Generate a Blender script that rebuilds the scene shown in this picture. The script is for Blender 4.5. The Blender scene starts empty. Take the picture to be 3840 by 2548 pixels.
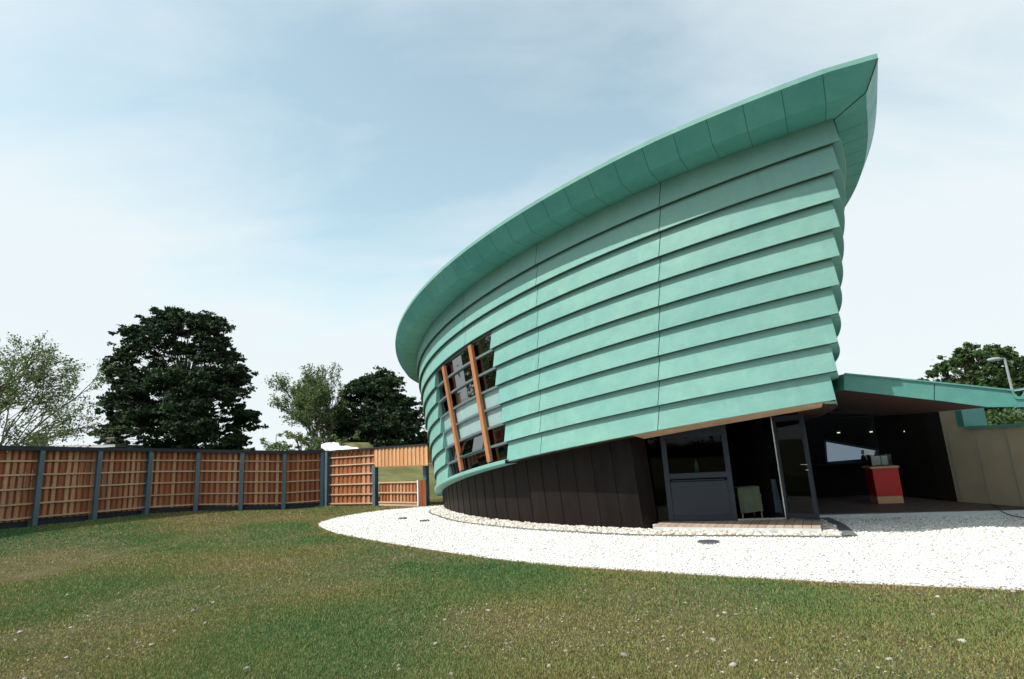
import bpy, math, random
import numpy as np
from mathutils import Vector, Matrix
R = math.radians
rng = np.random.default_rng(7)
random.seed(7)
scn = bpy.context.scene
COL = scn.collection
V = lambda *a: np.array(a, float)

# ------------------------------------------------------------------ helpers
def meta(o, label=None, cat=None, group=None, kind=None):
    if label: o['label'] = label
    if cat: o['category'] = cat
    if group: o['group'] = group
    if kind: o['kind'] = kind
    return o
def empty(name, loc, label, cat, group=None):
    o = bpy.data.objects.new(name, None); COL.objects.link(o)
    o.location = Vector(loc); o.empty_display_size = .3
    bpy.context.view_layer.update()
    return meta(o, label, cat, group)
class MB:
    """collects faces into one mesh; every face carries a 'tint' number"""
    def __init__(s): s.v = []; s.f = []; s.t = []; s.m = []
    def add(s, vs, fs, tint=.5, mi=0):
        b = len(s.v); s.v += [tuple(map(float, p)) for p in vs]
        for f in fs:
            s.f.append(tuple(b+i for i in f)); s.t.append(tint); s.m.append(mi)
    def quad(s, a, b, c, d, tint=.5, mi=0): s.add([a, b, c, d], [(0, 1, 2, 3)], tint, mi)
    def grid(s, rows, tint=.5, mi=0):
        n = len(rows[0]); vs = [p for r in rows for p in r]
        fs = [(i*n+j, i*n+j+1, (i+1)*n+j+1, (i+1)*n+j) for i in range(len(rows)-1) for j in range(n-1)]
        s.add(vs, fs, tint, mi)
    def prism(s, poly, dvec, tint=.5, mi=0):
        n = len(poly); a = [np.array(p, float) for p in poly]; d = np.array(dvec, float)
        s.add(a+[p+d for p in a], [tuple(range(n))[::-1], tuple(range(n, 2*n))]+[(i, (i+1) % n, n+(i+1) % n, n+i) for i in range(n)], tint, mi)
    def box(s, c, ax, ay, az, tint=.5, mi=0):
        c, ax, ay, az = [np.array(q, float) for q in (c, ax, ay, az)]
        vs = [c+sx*ax+sy*ay+sz*az for sz in (-.5, .5) for sy in (-.5, .5) for sx in (-.5, .5)]
        s.add(vs, [(0, 2, 3, 1), (4, 5, 7, 6), (0, 1, 5, 4), (2, 6, 7, 3), (0, 4, 6, 2), (1, 3, 7, 5)], tint, mi)
    def bar(s, p, q, w, d, n, tint=.5, mi=0):
        """bar from p to q; w across, d along n"""
        p, q, n = [np.array(x, float) for x in (p, q, n)]
        a = q-p; t = a/np.linalg.norm(a); n = n-t*(n@t); n /= np.linalg.norm(n); c = np.cross(t, n)
        s.box((p+q)/2, a, c*w, n*d, tint, mi)
    def tube(s, pts, rads, k=7, tint=.5, mi=0):
        pts = [np.array(p, float) for p in pts]; rings = []
        for i, p in enumerate(pts):
            t = pts[min(i+1, len(pts)-1)]-pts[max(i-1, 0)]; t = t/(np.linalg.norm(t)+1e-9)
            u = np.cross(t, V(0, 0, 1) if abs(t[2]) < .9 else V(1, 0, 0)); u /= np.linalg.norm(u); w = np.cross(t, u)
            rings.append([p+rads[i]*(math.cos(a)*u+math.sin(a)*w) for a in np.linspace(0, 2*math.pi, k, endpoint=False)])
        vs = [p for r in rings for p in r]
        fs = [(i*k+j, i*k+(j+1) % k, (i+1)*k+(j+1) % k, (i+1)*k+j) for i in range(len(pts)-1) for j in range(k)]
        fs += [tuple(range(k))[::-1], tuple(range((len(pts)-1)*k, len(pts)*k))]
        s.add(vs, fs, tint, mi)
    def build(s, name, mat, parent=None, smooth=False, bevel=0):
        me = bpy.data.meshes.new(name); me.from_pydata(s.v, [], s.f)
        for m in (mat if isinstance(mat, (list, tuple)) else [mat]): me.materials.append(m)
        me.polygons.foreach_set('material_index', s.m)
        at = me.attributes.new('tint', 'FLOAT', 'FACE'); at.data.foreach_set('value', s.t)
        if smooth: me.polygons.foreach_set('use_smooth', [True]*len(s.f))
        me.update(); o = bpy.data.objects.new(name, me); COL.objects.link(o)
        if parent is not None:
            o.parent = parent; o.matrix_parent_inverse = parent.matrix_world.inverted()
        if bevel:
            b = o.modifiers.new('bevel', 'BEVEL'); b.width = bevel; b.segments = 1; b.limit_method = 'ANGLE'
        return o
def np_mesh(name, verts, faces, tints, mat, parent=None, smooth=False):
    """big mesh from arrays; faces (n,3) or (n,4)"""
    me = bpy.data.meshes.new(name); n, k = faces.shape
    me.vertices.add(len(verts)); me.vertices.foreach_set('co', verts.astype(np.float32).ravel())
    me.loops.add(n*k); me.loops.foreach_set('vertex_index', faces.astype(np.int32).ravel())
    me.polygons.add(n); me.polygons.foreach_set('loop_start', np.arange(0, n*k, k, dtype=np.int32))
    at = me.attributes.new('tint', 'FLOAT', 'FACE'); at.data.foreach_set('value', tints.astype(np.float32))
    if smooth: me.polygons.foreach_set('use_smooth', np.ones(n, bool))
    me.materials.append(mat); me.update(calc_edges=True); me.validate()
    o = bpy.data.objects.new(name, me); COL.objects.link(o)
    if parent is not None:
        o.parent = parent; o.matrix_parent_inverse = parent.matrix_world.inverted()
    return o

# ------------------------------------------------------------------ materials
class NT:
    def __init__(s, name):
        s.mat = bpy.data.materials.new(name); s.mat.use_nodes = True; s.nt = s.mat.node_tree
        s.b = s.nt.nodes['Principled BSDF']; s.out = s.nt.nodes['Material Output']
    def n(s, t, **kw):
        x = s.nt.nodes.new(t)
        for k, v in kw.items():
            if k in x.inputs: x.inputs[k].default_value = v
            else: setattr(x, k, v)
        return x
    def l(s, a, b): s.nt.links.new(a, b)
    def coord(s, kind='Object', scale=(1, 1, 1)):
        t = s.n('ShaderNodeTexCoord'); m = s.n('ShaderNodeMapping'); m.inputs['Scale'].default_value = scale
        s.l(t.outputs[kind], m.inputs['Vector']); return m.outputs[0]
    def noise(s, scale, detail=4, vec=None, rough=.55):
        x = s.n('ShaderNodeTexNoise'); x.inputs['Scale'].default_value = scale; x.inputs['Detail'].default_value = detail
        x.inputs['Roughness'].default_value = rough
        if vec is not None: s.l(vec, x.inputs['Vector'])
        return x.outputs['Fac']
    def ramp(s, fac, stops):
        r = s.n('ShaderNodeValToRGB'); e = r.color_ramp.elements
        while len(e) < len(stops): e.new(.5)
        for i, (p, c) in enumerate(stops):
            e[i].position = p; e[i].color = (*c, 1) if len(c) == 3 else c
        s.l(fac, r.inputs[0]); return r.outputs[0]
    def mix(s, f, a, b, mode='MIX'):
        m = s.n('ShaderNodeMix', data_type='RGBA', blend_type=mode)
        for inp, v in ((m.inputs[0], f), (m.inputs[6], a), (m.inputs[7], b)):
            if hasattr(v, 'links'): s.l(v, inp)
            elif isinstance(v, (int, float)): inp.default_value = v
            else: inp.default_value = (*v, 1)
        return m.outputs[2]
    def attr(s):
        a = s.n('ShaderNodeAttribute'); a.attribute_name = 'tint'; return a.outputs['Fac']
    def bump(s, h, strength=.3, dist=.01):
        b = s.n('ShaderNodeBump'); b.inputs['Strength'].default_value = strength; b.inputs['Distance'].default_value = dist
        s.l(h, b.inputs['Height']); s.l(b.outputs[0], s.b.inputs['Normal']); return b
    def base(s, c):
        if hasattr(c, 'links'): s.l(c, s.b.inputs['Base Color'])
        else: s.b.inputs['Base Color'].default_value = (*c, 1)
    def set(s, rough=.6, spec=.5, metal=0):
        s.b.inputs['Roughness'].default_value = rough; s.b.inputs['Specular IOR Level'].default_value = spec
        s.b.inputs['Metallic'].default_value = metal
def simple(name, c, rough=.6, spec=.4, metal=0, var=.15, scale=6, bump=0, bs=40):
    m = NT(name); v = m.coord(); f = m.noise(scale, 5, v)
    lo = tuple(x*(1-var) for x in c); hi = tuple(min(1, x*(1+var)) for x in c)
    m.base(m.ramp(f, [(.3, lo), (.7, hi)])); m.set(rough, spec, metal)
    if bump: m.bump(m.noise(bs, 4, v), bump, .01)
    return m.mat
def copper(name, a, b, rough=.5, spec=.45):
    m = NT(name); v = m.coord('Object', (1, 1, 5)); v0 = m.coord('Object'); vs = m.coord('Object', (1, 1, .16))
    big = m.noise(.8, 4, v0, .6); fine = m.noise(9, 7, v, .65); speck = m.noise(70, 3, v0); run = m.noise(7, 5, vs, .6); blot = m.noise(3.1, 6, v0, .65)
    c = m.ramp(m.attr(), [(0, a), (1, b)])
    c = m.mix(m.ramp(big, [(.36, (0, 0, 0)), (.68, (.55,)*3)]), c, (b[0]*1.22+.012, b[1]*1.06+.01, b[2]*.98), 'MIX')
    c = m.mix(m.ramp(blot, [(.40, (.22,)*3), (.58, (0, 0, 0))]), c, (a[0]*.72, a[1]*.80, a[2]*.86))
    c = m.mix(m.ramp(fine, [(.28, (.22,)*3), (.6, (0, 0, 0))]), c, tuple(x*.66 for x in a))
    c = m.mix(m.ramp(run, [(.58, (0, 0, 0)), (.78, (.26,)*3)]), c, tuple(min(1, x*1.25+.03) for x in b))
    c = m.mix(m.ramp(run, [(.24, (.30,)*3), (.40, (0, 0, 0))]), c, tuple(x*.62 for x in a))
    c = m.mix(m.ramp(speck, [(.6, (0, 0, 0)), (.75, (.22,)*3)]), c, tuple(x*.7 for x in a))
    m.base(c); m.set(rough, spec); m.l(m.ramp(blot, [(.3, (rough-.1,)*3), (.7, (rough+.14,)*3)]), m.b.inputs['Roughness'])
    bp = m.bump(m.noise(1.7, 2, v0), .55, .045)
    b2 = m.n('ShaderNodeBump'); b2.inputs['Strength'].default_value = .12; b2.inputs['Distance'].default_value = .003
    m.l(speck, b2.inputs['Height']); m.l(bp.outputs[0], b2.inputs['Normal']); m.l(b2.outputs[0], m.b.inputs['Normal'])
    return m.mat
def timber(name, stops, rough=.7, sc=(1, 1, .12)):
    m = NT(name); v = m.coord('Object', sc)
    c = m.ramp(m.attr(), stops)
    g = m.noise(38, 6, v, .7); c = m.mix(m.ramp(g, [(.3, (.42,)*3), (.65, (0, 0, 0))]), c, (.10, .035, .013))
    w = m.noise(1.2, 4, m.coord()); c = m.mix(m.ramp(w, [(.45, (0, 0, 0)), (.8, (.35,)*3)]), c, (.17, .10, .065))
    m.base(c); m.set(rough, .25); m.bump(g, .25, .004); return m.mat
def glass(name, tint, refl=.9, rough=.02, ior=1.6):
    m = NT(name); nt = m.nt
    gl = m.n('ShaderNodeBsdfGlossy'); gl.inputs['Roughness'].default_value = rough; gl.inputs['Color'].default_value = (refl, refl, refl, 1)
    tr = m.n('ShaderNodeBsdfTransparent'); tr.inputs['Color'].default_value = (*tint, 1)
    fr = m.n('ShaderNodeFresnel'); fr.inputs['IOR'].default_value = ior
    v = m.coord(); bp = m.n('ShaderNodeBump'); bp.inputs['Strength'].default_value = .012; bp.inputs['Distance'].default_value = .05
    m.l(m.noise(1.1, 1, v), bp.inputs['Height']); m.l(bp.outputs[0], gl.inputs['Normal'])
    mx = m.n('ShaderNodeMixShader'); m.l(fr.outputs[0], mx.inputs[0]); m.l(tr.outputs[0], mx.inputs[1]); m.l(gl.outputs[0], mx.inputs[2])
    m.l(mx.outputs[0], m.out.inputs[0]); return m.mat
def leaf(name, stops, trans=.3, rough=.55):
    m = NT(name); c = m.ramp(m.attr(), stops)
    n = m.noise(.35, 2, m.coord()); c = m.mix(m.ramp(n, [(.35, (.25,)*3), (.65, (0, 0, 0))]), c, stops[0][1])
    m.base(c); m.set(rough, .3)
    t = m.n('ShaderNodeBsdfTranslucent'); m.l(c, t.inputs[0])
    x = m.n('ShaderNodeMixShader'); x.inputs[0].default_value = trans
    m.l(m.b.outputs[0], x.inputs[1]); m.l(t.outputs[0], x.inputs[2]); m.l(x.outputs[0], m.out.inputs[0]); return m.mat

COP_A, COP_B = (.150, .348, .316), (.185, .402, .368)
def glow_mat(c, s):
    m = NT('glow surface'); m.b.inputs['Emission Color'].default_value = (*c, 1); m.b.inputs['Emission Strength'].default_value = s; m.base((.02, .02, .02)); return m.mat
M = {}
M['copper'] = copper('copper patina', COP_A, COP_B)
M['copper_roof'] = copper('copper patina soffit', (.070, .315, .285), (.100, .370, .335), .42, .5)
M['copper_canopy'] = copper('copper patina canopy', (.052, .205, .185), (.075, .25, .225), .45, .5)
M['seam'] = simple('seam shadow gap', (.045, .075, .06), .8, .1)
M['darkmetal'] = None
def dark_metal():
    m = NT('brown metal plinth'); v = m.coord('Object', (1, 1, .35)); n = m.noise(5, 6, v); n2 = m.noise(30, 4, m.coord())
    c = m.ramp(m.attr(), [(0, (.0065, .0042, .0040)), (1, (.012, .0078, .0075))])
    c = m.mix(m.ramp(n, [(.35, (0, 0, 0)), (.75, (.4,)*3)]), c, (.022, .018, .017))
    m.base(c); m.set(.5, .16); m.bump(n2, .12, .004); return m.mat
M['darkmetal'] = dark_metal()
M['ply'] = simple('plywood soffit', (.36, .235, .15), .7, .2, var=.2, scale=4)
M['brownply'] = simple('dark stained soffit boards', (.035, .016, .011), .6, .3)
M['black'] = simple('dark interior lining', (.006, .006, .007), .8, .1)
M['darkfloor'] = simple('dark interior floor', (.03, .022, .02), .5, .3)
M['bluegrey'] = simple('blue grey painted frame', (.017, .024, .038), .45, .4, var=.1)
M['frame'] = simple('grey window frame', (.11, .15, .165), .4, .5, var=.08)
M['glass'] = glass('window glass', (.42, .48, .46), .27, ior=1.55)
M['glass_clear'] = glass('clear door glass', (.42, .48, .47), .28)
M['frost'] = simple('frosted glass panel', (.30, .43, .44), .25, .5, var=.05)
M['fin'] = timber('larch fin', [(0, (.42, .17, .075)), (1, (.5, .22, .10))])
M['fence'] = timber('larch fence boards', [(0, (.150, .040, .018)), (.35, (.29, .085, .034)), (.7, (.45, .175, .082)), (1, (.62, .36, .21))])
M['rail'] = timber('pale fence rail', [(0, (.55, .37, .25)), (1, (.68, .50, .36))], sc=(.3, .3, 1))
M['bridge'] = timber('fresh larch boards', [(0, (.50, .20, .085)), (.5, (.60, .30, .14)), (1, (.72, .48, .27))])
M['steel'] = simple('blue grey galvanised steel', (.075, .125, .155), .45, .5, var=.12, scale=3)
M['coping'] = simple('dark lead coping', (.022, .026, .036), .55, .3)
M['deck'] = timber('grey tan deck boards', [(0, (.42, .33, .26)), (1, (.54, .44, .36))], sc=(.4, .4, 1))
M['concrete'] = simple('pale concrete edge', (.52, .55, .56), .8, .2, var=.1, scale=9, bump=.2)
M['render'] = simple('beige board wall', (.36, .295, .215), .8, .15, var=.07, scale=3)
M['kerb'] = simple('dark grey kerb stone', (.13, .145, .145), .8, .2, var=.2, scale=8, bump=.3)
M['red'] = simple('red counter front', (.50, .012, .010), .35, .4, var=.05)
M['palewood'] = simple('pale wood trim', (.5, .32, .17), .5, .3)
M['white'] = simple('white card', (.7, .72, .72), .6, .3, var=.04)
M['acrylic'] = glass('clear acrylic', (.85, .88, .88), .6, .05)
M['chrome'] = simple('brushed steel', (.55, .57, .58), .25, .5, metal=.9)
M['bark'] = simple('grey brown bark', (.085, .07, .055), .9, .1, var=.3, scale=5, bump=.5)
M['cable'] = simple('dark cable rubber', (.03, .03, .03), .6)

# ------------------------------------------------------------------ camera and light
EYE = V(0, 0, 1.6)
pitch, roll = R(11.7239), R(3.2785)
fw = V(0, math.cos(pitch), math.sin(pitch)); r0 = V(1, 0, 0); u0 = np.cross(r0, fw)
up = math.cos(roll)*u0+math.sin(roll)*r0; rt = math.cos(roll)*r0-math.sin(roll)*u0
cam = bpy.data.cameras.new('camera'); co = bpy.data.objects.new('camera', cam); COL.objects.link(co)
cam.sensor_width = 36; cam.lens = 19.425; cam.clip_start = .05; cam.clip_end = 3000
mm = Matrix([[rt[0], up[0], -fw[0], EYE[0]], [rt[1], up[1], -fw[1], EYE[1]], [rt[2], up[2], -fw[2], EYE[2]], [0, 0, 0, 1]])
co.matrix_world = mm; scn.camera = co
SUN_EL = 54.; SUN_V = V(-.895, -.446); SUN_V /= np.hypot(*SUN_V)
sd = V(SUN_V[0]*math.cos(R(SUN_EL)), SUN_V[1]*math.cos(R(SUN_EL)), math.sin(R(SUN_EL)))
sl = bpy.data.lights.new('sun', 'SUN'); so = bpy.data.objects.new('sun', sl); COL.objects.link(so)
sl.energy = 5.0; sl.angle = R(.6); sl.color = (1, .955, .88)
so.rotation_euler = Vector(sd).to_track_quat('Z', 'Y').to_euler()

w = bpy.data.worlds.new('World'); scn.world = w; w.use_nodes = True
nt = w.node_tree; bg = nt.nodes['Background']; L = nt.links.new
def N(t, **kw):
    x = nt.nodes.new(t)
    for k, v in kw.items():
        if k in x.inputs: x.inputs[k].default_value = v
        else: setattr(x, k, v)
    return x
def MATH(op, a, b=None):
    m = N('ShaderNodeMath', operation=op)
    for i, q in enumerate((a, b)):
        if q is None: continue
        if hasattr(q, 'links'): L(q, m.inputs[i])
        else: m.inputs[i].default_value = q
    return m.outputs[0]
sky = N('ShaderNodeTexSky', sky_type='NISHITA', sun_disc=False); sky.sun_elevation = R(SUN_EL)
sky.sun_rotation = math.atan2(SUN_V[0], SUN_V[1]); sky.air_density = 1.0; sky.dust_density = 1.2; sky.ozone_density = 1.5
tc = N('ShaderNodeTexCoord'); sp = N('ShaderNodeSeparateXYZ'); L(tc.outputs['Generated'], sp.inputs[0])
den = MATH('ADD', MATH('MAXIMUM', sp.outputs[2], 0.), .30)
cx, cy = MATH('DIVIDE', sp.outputs[0], den), MATH('DIVIDE', sp.outputs[1], den)
cb = N('ShaderNodeCombineXYZ'); L(cx, cb.inputs[0]); L(cy, cb.inputs[1])
SKY_OFF = (7.3, 2.6, 0); SKY_ROT = 38
def cloud(scale, detail, rough, dist, sc, rot, off):
    mp = N('ShaderNodeMapping'); mp.inputs['Rotation'].default_value = (0, 0, R(rot)); mp.inputs['Scale'].default_value = sc
    mp.inputs['Location'].default_value = off; L(cb.outputs[0], mp.inputs[0])
    x = N('ShaderNodeTexNoise'); x.inputs['Scale'].default_value = scale; x.inputs['Detail'].default_value = detail; x.inputs['Roughness'].default_value = rough
    x.inputs['Distortion'].default_value = dist; L(mp.outputs[0], x.inputs['Vector']); return x.outputs[0]
big = cloud(.75, 3, .45, .3, (1, 1, 1), 0, SKY_OFF)                     # broad veils
mid = cloud(1.3, 8, .52, .6, (.5, 1.25, 1), SKY_ROT, (1.7, .3, 0))     # streaks of cirrus
fin = cloud(4.5, 9, .6, .5, (.55, 1.2, 1), SKY_ROT+10, (.2, 2.3, 0))   # fine wisps
cl = MATH('ADD', MATH('ADD', MATH('MULTIPLY', big, .50), MATH('MULTIPLY', mid, .50)), MATH('MULTIPLY', fin, .20))
low = MATH('POWER', MATH('SUBTRACT', 1., MATH('MAXIMUM', sp.outputs[2], 0.)), 3.0)       # thin cloud thickens towards the horizon
cl = MATH('ADD', cl, MATH('MULTIPLY', low, .40))
rp = N('ShaderNodeValToRGB'); e = rp.color_ramp.elements
e[0].position = .545; e[0].color = (.20, .20, .20, 1); e[1].position = .78; e[1].color = (.97, .97, .97, 1)
rp.color_ramp.interpolation = 'LINEAR'; L(cl, rp.inputs[0])
mx = N('ShaderNodeMix', data_type='RGBA'); L(rp.outputs[0], mx.inputs[0])
tin = N('ShaderNodeMix', data_type='RGBA', blend_type='MULTIPLY'); tin.inputs[0].default_value = 1
L(sky.outputs[0], tin.inputs[6]); tin.inputs[7].default_value = (2.75, 2.85, 2.1, 1)
L(tin.outputs[2], mx.inputs[6]); mx.inputs[7].default_value = (8.1, 8.8, 9.1, 1)
L(mx.outputs[2], bg.inputs[0]); bg.inputs[1].default_value = .1
scn.view_settings.view_transform = 'Standard'; scn.view_settings.look = 'None'; scn.view_settings.exposure = .08

# ------------------------------------------------------------------ the copper building: fitted double cone shell
PF = [9.8775, 20.7905, 12.7195, 12.6354, 22.6708, 16.6023, 2.1034, 1.3303, 0.44, -2.0393, -0.3149]
def zk(th, k):
    d = th-PF[9]; dm = max(d, -1.05)
    z = PF[6]+PF[7]*dm+PF[10]*dm*dm+(10-k)*PF[8]
    if k < .5: z -= .07*max(0, 1+(th+2.03)/.16)
    return z
def surf(th, z, off=0.):
    t = z/6; c = [PF[i]*(1-t)+PF[i+3]*t for i in range(3)]
    return V(c[0]+(c[2]+off)*math.cos(th), c[1]+(c[2]+off)*math.sin(th), z)
def TP(z): return -2.0018-.0035*(z-2.1)/.44
def dth(th): return float(np.interp(th, [-2.8, -2.6, -2.4, -2.2, -2.0], [-.0057, -.0046, -.002, .0004, .0035]))
RAD2 = 10.
def head(z): return R(56.6-(z-2.1)*1.05)
def nrm1(th): return V(math.cos(th), math.sin(th), 0)
def mitre(z):
    a = nrm1(TP(z)); h = head(z); b = V(math.sin(h), -math.cos(h), 0); return (a+b)/(1+a@b)
L2 = 1.47   # the far facade laps deeper than the near one
def prow(z, off=0.):
    if off >= 0: return surf(TP(z), z)+mitre(z)*off
    a = nrm1(TP(z)); h = head(z); b = V(math.sin(h), -math.cos(h), 0); s = np.linalg.solve(np.array([a[:2], b[:2]]), V(off, off*L2))
    return surf(TP(z), z)+V(s[0], s[1], 0)
def f1(th, z, off=0., edge=False):
    return prow(z, off) if edge else surf(th, z, off)
def f2(a, z, off=0., edge=False):
    if edge: return prow(z, off)
    h = head(z); q = surf(TP(z), z); g = h+a/RAD2
    if off < 0: off *= L2
    return q+V(RAD2*(math.sin(g)-math.sin(h)), -RAD2*(math.cos(g)-math.cos(h)), 0)+off*V(math.sin(g), -math.cos(g), 0)
def zk2(a, k): return zk(-2.0173+0*k, k)-.035*min(a, 9)
bld = empty('copper_clad_building', (3.0, 14.0, 0), 'green copper clad building with tilted lapped bands rising to a sharp prow', 'building')

# --- lapped wall bands, camera side
SEAMS = [-2.2011, -2.4009, -2.6053, -2.7948, -3.0, -3.2, -3.45]
WR = {k: v for k, v in zip(range(4, 11), [-2.52, -2.513, -2.509, -2.504, -2.498, -2.491, -2.486])}
WL = {k: v for k, v in zip(range(4, 11), [-2.774, -2.778, -2.776, -2.770, -2.764, -2.760, -2.756])}
LAP = .085
def band_piece(mb, back, k, ta, tb, edge_a=False, fixed=False, tint=.5):
    n = max(2, int(abs(tb-ta)/.022)); g = .00045
    A = ta-(0 if edge_a else g); B = tb+g
    def row(kk, off, dz):
        out = []
        for i in range(n+1):
            th = A+(B-A)*i/n
            if not fixed: th = th+dth(th)*(kk-10)
            e_ = edge_a and i == 0
            z = zk(th, kk)+dz
            if e_: z = zk(TP(z), kk)+dz
            out.append(f1(th, z, off, e_))
        return out
    rows = [row(k-1, -LAP, .03 if k > 1 else .10), row(k, -.003, .016), row(k, 0, .002), row(k, -.004, -.004), row(k, -LAP-.03, -.004)]
    mb.grid(rows, tint)
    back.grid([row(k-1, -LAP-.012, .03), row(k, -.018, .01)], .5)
    if k < 10: back.grid([row(k, -.016, -.007), row(k, -LAP-.02, -.007)], .5)  # dark strips under the lips, the underside's shade put into their colour
wall = MB(); back = MB()
for k in range(1, 11):
    bounds = ['edge']+SEAMS
    for i in range(len(bounds)-1):
        ta = TP(2.1) if i == 0 else bounds[i]; tb = bounds[i+1]; t = rng.random()
        if k >= 4:
            if i == 2: band_piece(wall, back, k, ta, WR[k], tint=t); continue     # -2.4009 .. window
            if i == 3: continue
            if i == 4: band_piece(wall, back, k, WL[k], tb, tint=t); continue
        band_piece(wall, back, k, ta, tb, i == 0, tint=t)
# window reveals, lintel and sill
def wth(k, side):  # band-wise cut
    D = WR if side else WL; th = D[k]; s = -1 if side else 1
    return th
RV = -.20
for k in range(4, 11):
    for side in (0, 1):
        th = wth(k, side)
        def pt(kk, off, dz): t_ = th+dth(th)*(kk-10); return f1(t_, zk(t_, kk)+dz, off)
        wall.add([pt(k-1, -LAP, .03), pt(k, -.003, .0), pt(k, RV, 0), pt(k-1, RV, .03)], [(0, 1, 2, 3)], .3)
def lin(kk, off, dz, a=-2.80, b=-2.50, n=14):
    return [f1(t_, zk(t_, kk)+dz, off) for t_ in np.linspace(a, b, n)]
wall.grid([lin(3, -.02, -.003), lin(3, RV, -.003)], .3)
M_wall = wall.build('cladding', M['copper'], bld)
back.build('cladding_dark_strip', M['seam'], M_wall)
sill = MB()
sill.grid([lin(10, RV, .05, -2.77, -2.48), lin(10, .05, .03, -2.77, -2.48)], .6)
def trim(a, b, n, mb):
    rows = []
    for off, dz in ((.0, .055), (.062, .035), (.068, -.03), (.05, -.05), (-.3, -.05)):
        rows.append([f1(t_, zk(t_, 10)+dz, off) for t_ in np.linspace(a, b, n)])
    mb.grid(rows, .8)
trim(-3.45, -2.484, 50, sill)
sill.build('sill_trim', M['copper'], bld)
# --- far facade
wall2 = MB(); back2 = MB(); S2 = [0, 2.7, 5.4, 8.1, 10.8, 13.5, 16.2]
for k in range(1, 11):
    for i in range(len(S2)-1):
        a0, a1 = S2[i], S2[i+1]; n = 10
        def row(kk, off, dz):
            return [f2(a, zk2(a, kk)+dz, off, i == 0 and j == 0) for j, a in enumerate(np.linspace(a0, a1-.012, n))]
        wall2.grid([row(k-1, -LAP, .03 if k > 1 else .16), row(k, -.003, .016), row(k, 0, .002), row(k, -.004, -.004), row(k, -LAP-.03, -.004)], rng.random())
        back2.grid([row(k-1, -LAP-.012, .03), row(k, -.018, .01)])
w2 = wall2.build('cladding', M['copper'], bld); back2.build('cladding_dark_strip', M['seam'], w2)
# closing wall at the hidden rear end
rear = MB()
rear.grid([[f1(-3.45, zk(-3.45, 10), 0)*(1-t)+f2(16.2, zk2(16.2, 10), 0)*t for t in np.linspace(0, 1, 8)],
           [f1(-3.45, zk(-3.45, 0), 0)*(1-t)+f2(16.2, zk2(16.2, 0), 0)*t for t in np.linspace(0, 1, 8)]])
rear.build('rear_wall', M['darkmetal'], bld)

# --- roof: soffit, canted eave panels, thin bright edge
ROOF = [(-.16, -.0), (.42, .04), (.655, .385), (.66, .46), (.60, .475)]
def roof_pt1(th, j, edge=False, extra=0.):
    off, dz = ROOF[j]; z = zk(th, 0)
    if edge: z = zk(TP(6.46), 0); p_ = prow(z)+mitre(z)*off*.93
    else: p_ = surf(th, z, off)
    p_[2] += dz+extra; return p_
def roof_pt2(a, j, edge=False, extra=0.):
    off, dz = ROOF[j]; z = zk2(a, 0)
    if edge or a < 1e-6: return roof_pt1(0, j, True, extra)
    off *= 1-.15-.13*(1-math.exp(-a/.7)); p_ = f2(a, z, off); p_[2] += dz+extra
    # blend the first metre so the eave closes onto the prow tip
    t = min(1, a/2.2); q = zk(TP(6.46), 0)-zk2(0, 0); p_[2] += q*(1-t); return p_
th_e = TP(6.46)
rj = [th_e]+[-2.0475-.0315*i for i in range(0, 46)]
eave = MB(); soff = MB(); rback = MB(); edge_mb = MB()
def strip(mb, ths, js, fn, first, tint, gap, inset=0.):
    rows = []
    for j in js: rows.append([fn(t_, j, first and i == 0, inset) for i, t_ in enumerate(ths)])
    mb.grid(rows, tint)
for i in range(len(rj)-1):
    g = .00022; ths = np.linspace(rj[i]-(g if i else 0), rj[i+1]+g, 3)
    strip(eave, ths, (1, 2), roof_pt1, i == 0, rng.random(), g)
    strip(soff, ths, (0, 1), roof_pt1, i == 0, rng.random(), g)
ths = np.linspace(rj[0], rj[-1], 140)
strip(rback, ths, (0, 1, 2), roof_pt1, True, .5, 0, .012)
strip(edge_mb, ths, (2, 3, 4), roof_pt1, True, .7, 0, .0)
r2 = [0, .55]+[.55+.46*i for i in range(1, 34)]
for i in range(len(r2)-1):
    ths2 = np.linspace(r2[i]+(.004 if i else 0), r2[i+1]-.004, 9)
    strip(eave, ths2, (1, 2), roof_pt2, i == 0, rng.random(), 0)
    strip(soff, ths2, (0, 1), roof_pt2, i == 0, rng.random(), 0)
ths2 = np.linspace(0, r2[-1], 300)
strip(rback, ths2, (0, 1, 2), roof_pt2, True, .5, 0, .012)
strip(edge_mb, ths2, (2, 3, 4), roof_pt2, True, .7, 0)
mp_ = [roof_pt1(0, j, True, -.004) for j in (0, 1, 2)]
for q0, q1 in zip(mp_[:-1], mp_[1:]): rback.bar(q0, q1, .012, .012, V(.3, -.5, -.8))
rf = MB()
A_ = [roof_pt1(t_, 4, i == 0, -.01) for i, t_ in enumerate(ths)]; B_ = [roof_pt2(a, 4, i == 0, -.01) for i, a in enumerate(np.linspace(0, r2[-1], 140))]
rf.grid([A_, [(p+q)/2 for p, q in zip(A_, B_)], B_], .5)
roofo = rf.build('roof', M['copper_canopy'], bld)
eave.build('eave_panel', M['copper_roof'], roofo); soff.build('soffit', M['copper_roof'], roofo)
edge_mb.build('roof_edge', M['copper'], roofo); rback.build('eave_seam', M['seam'], roofo)

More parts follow.
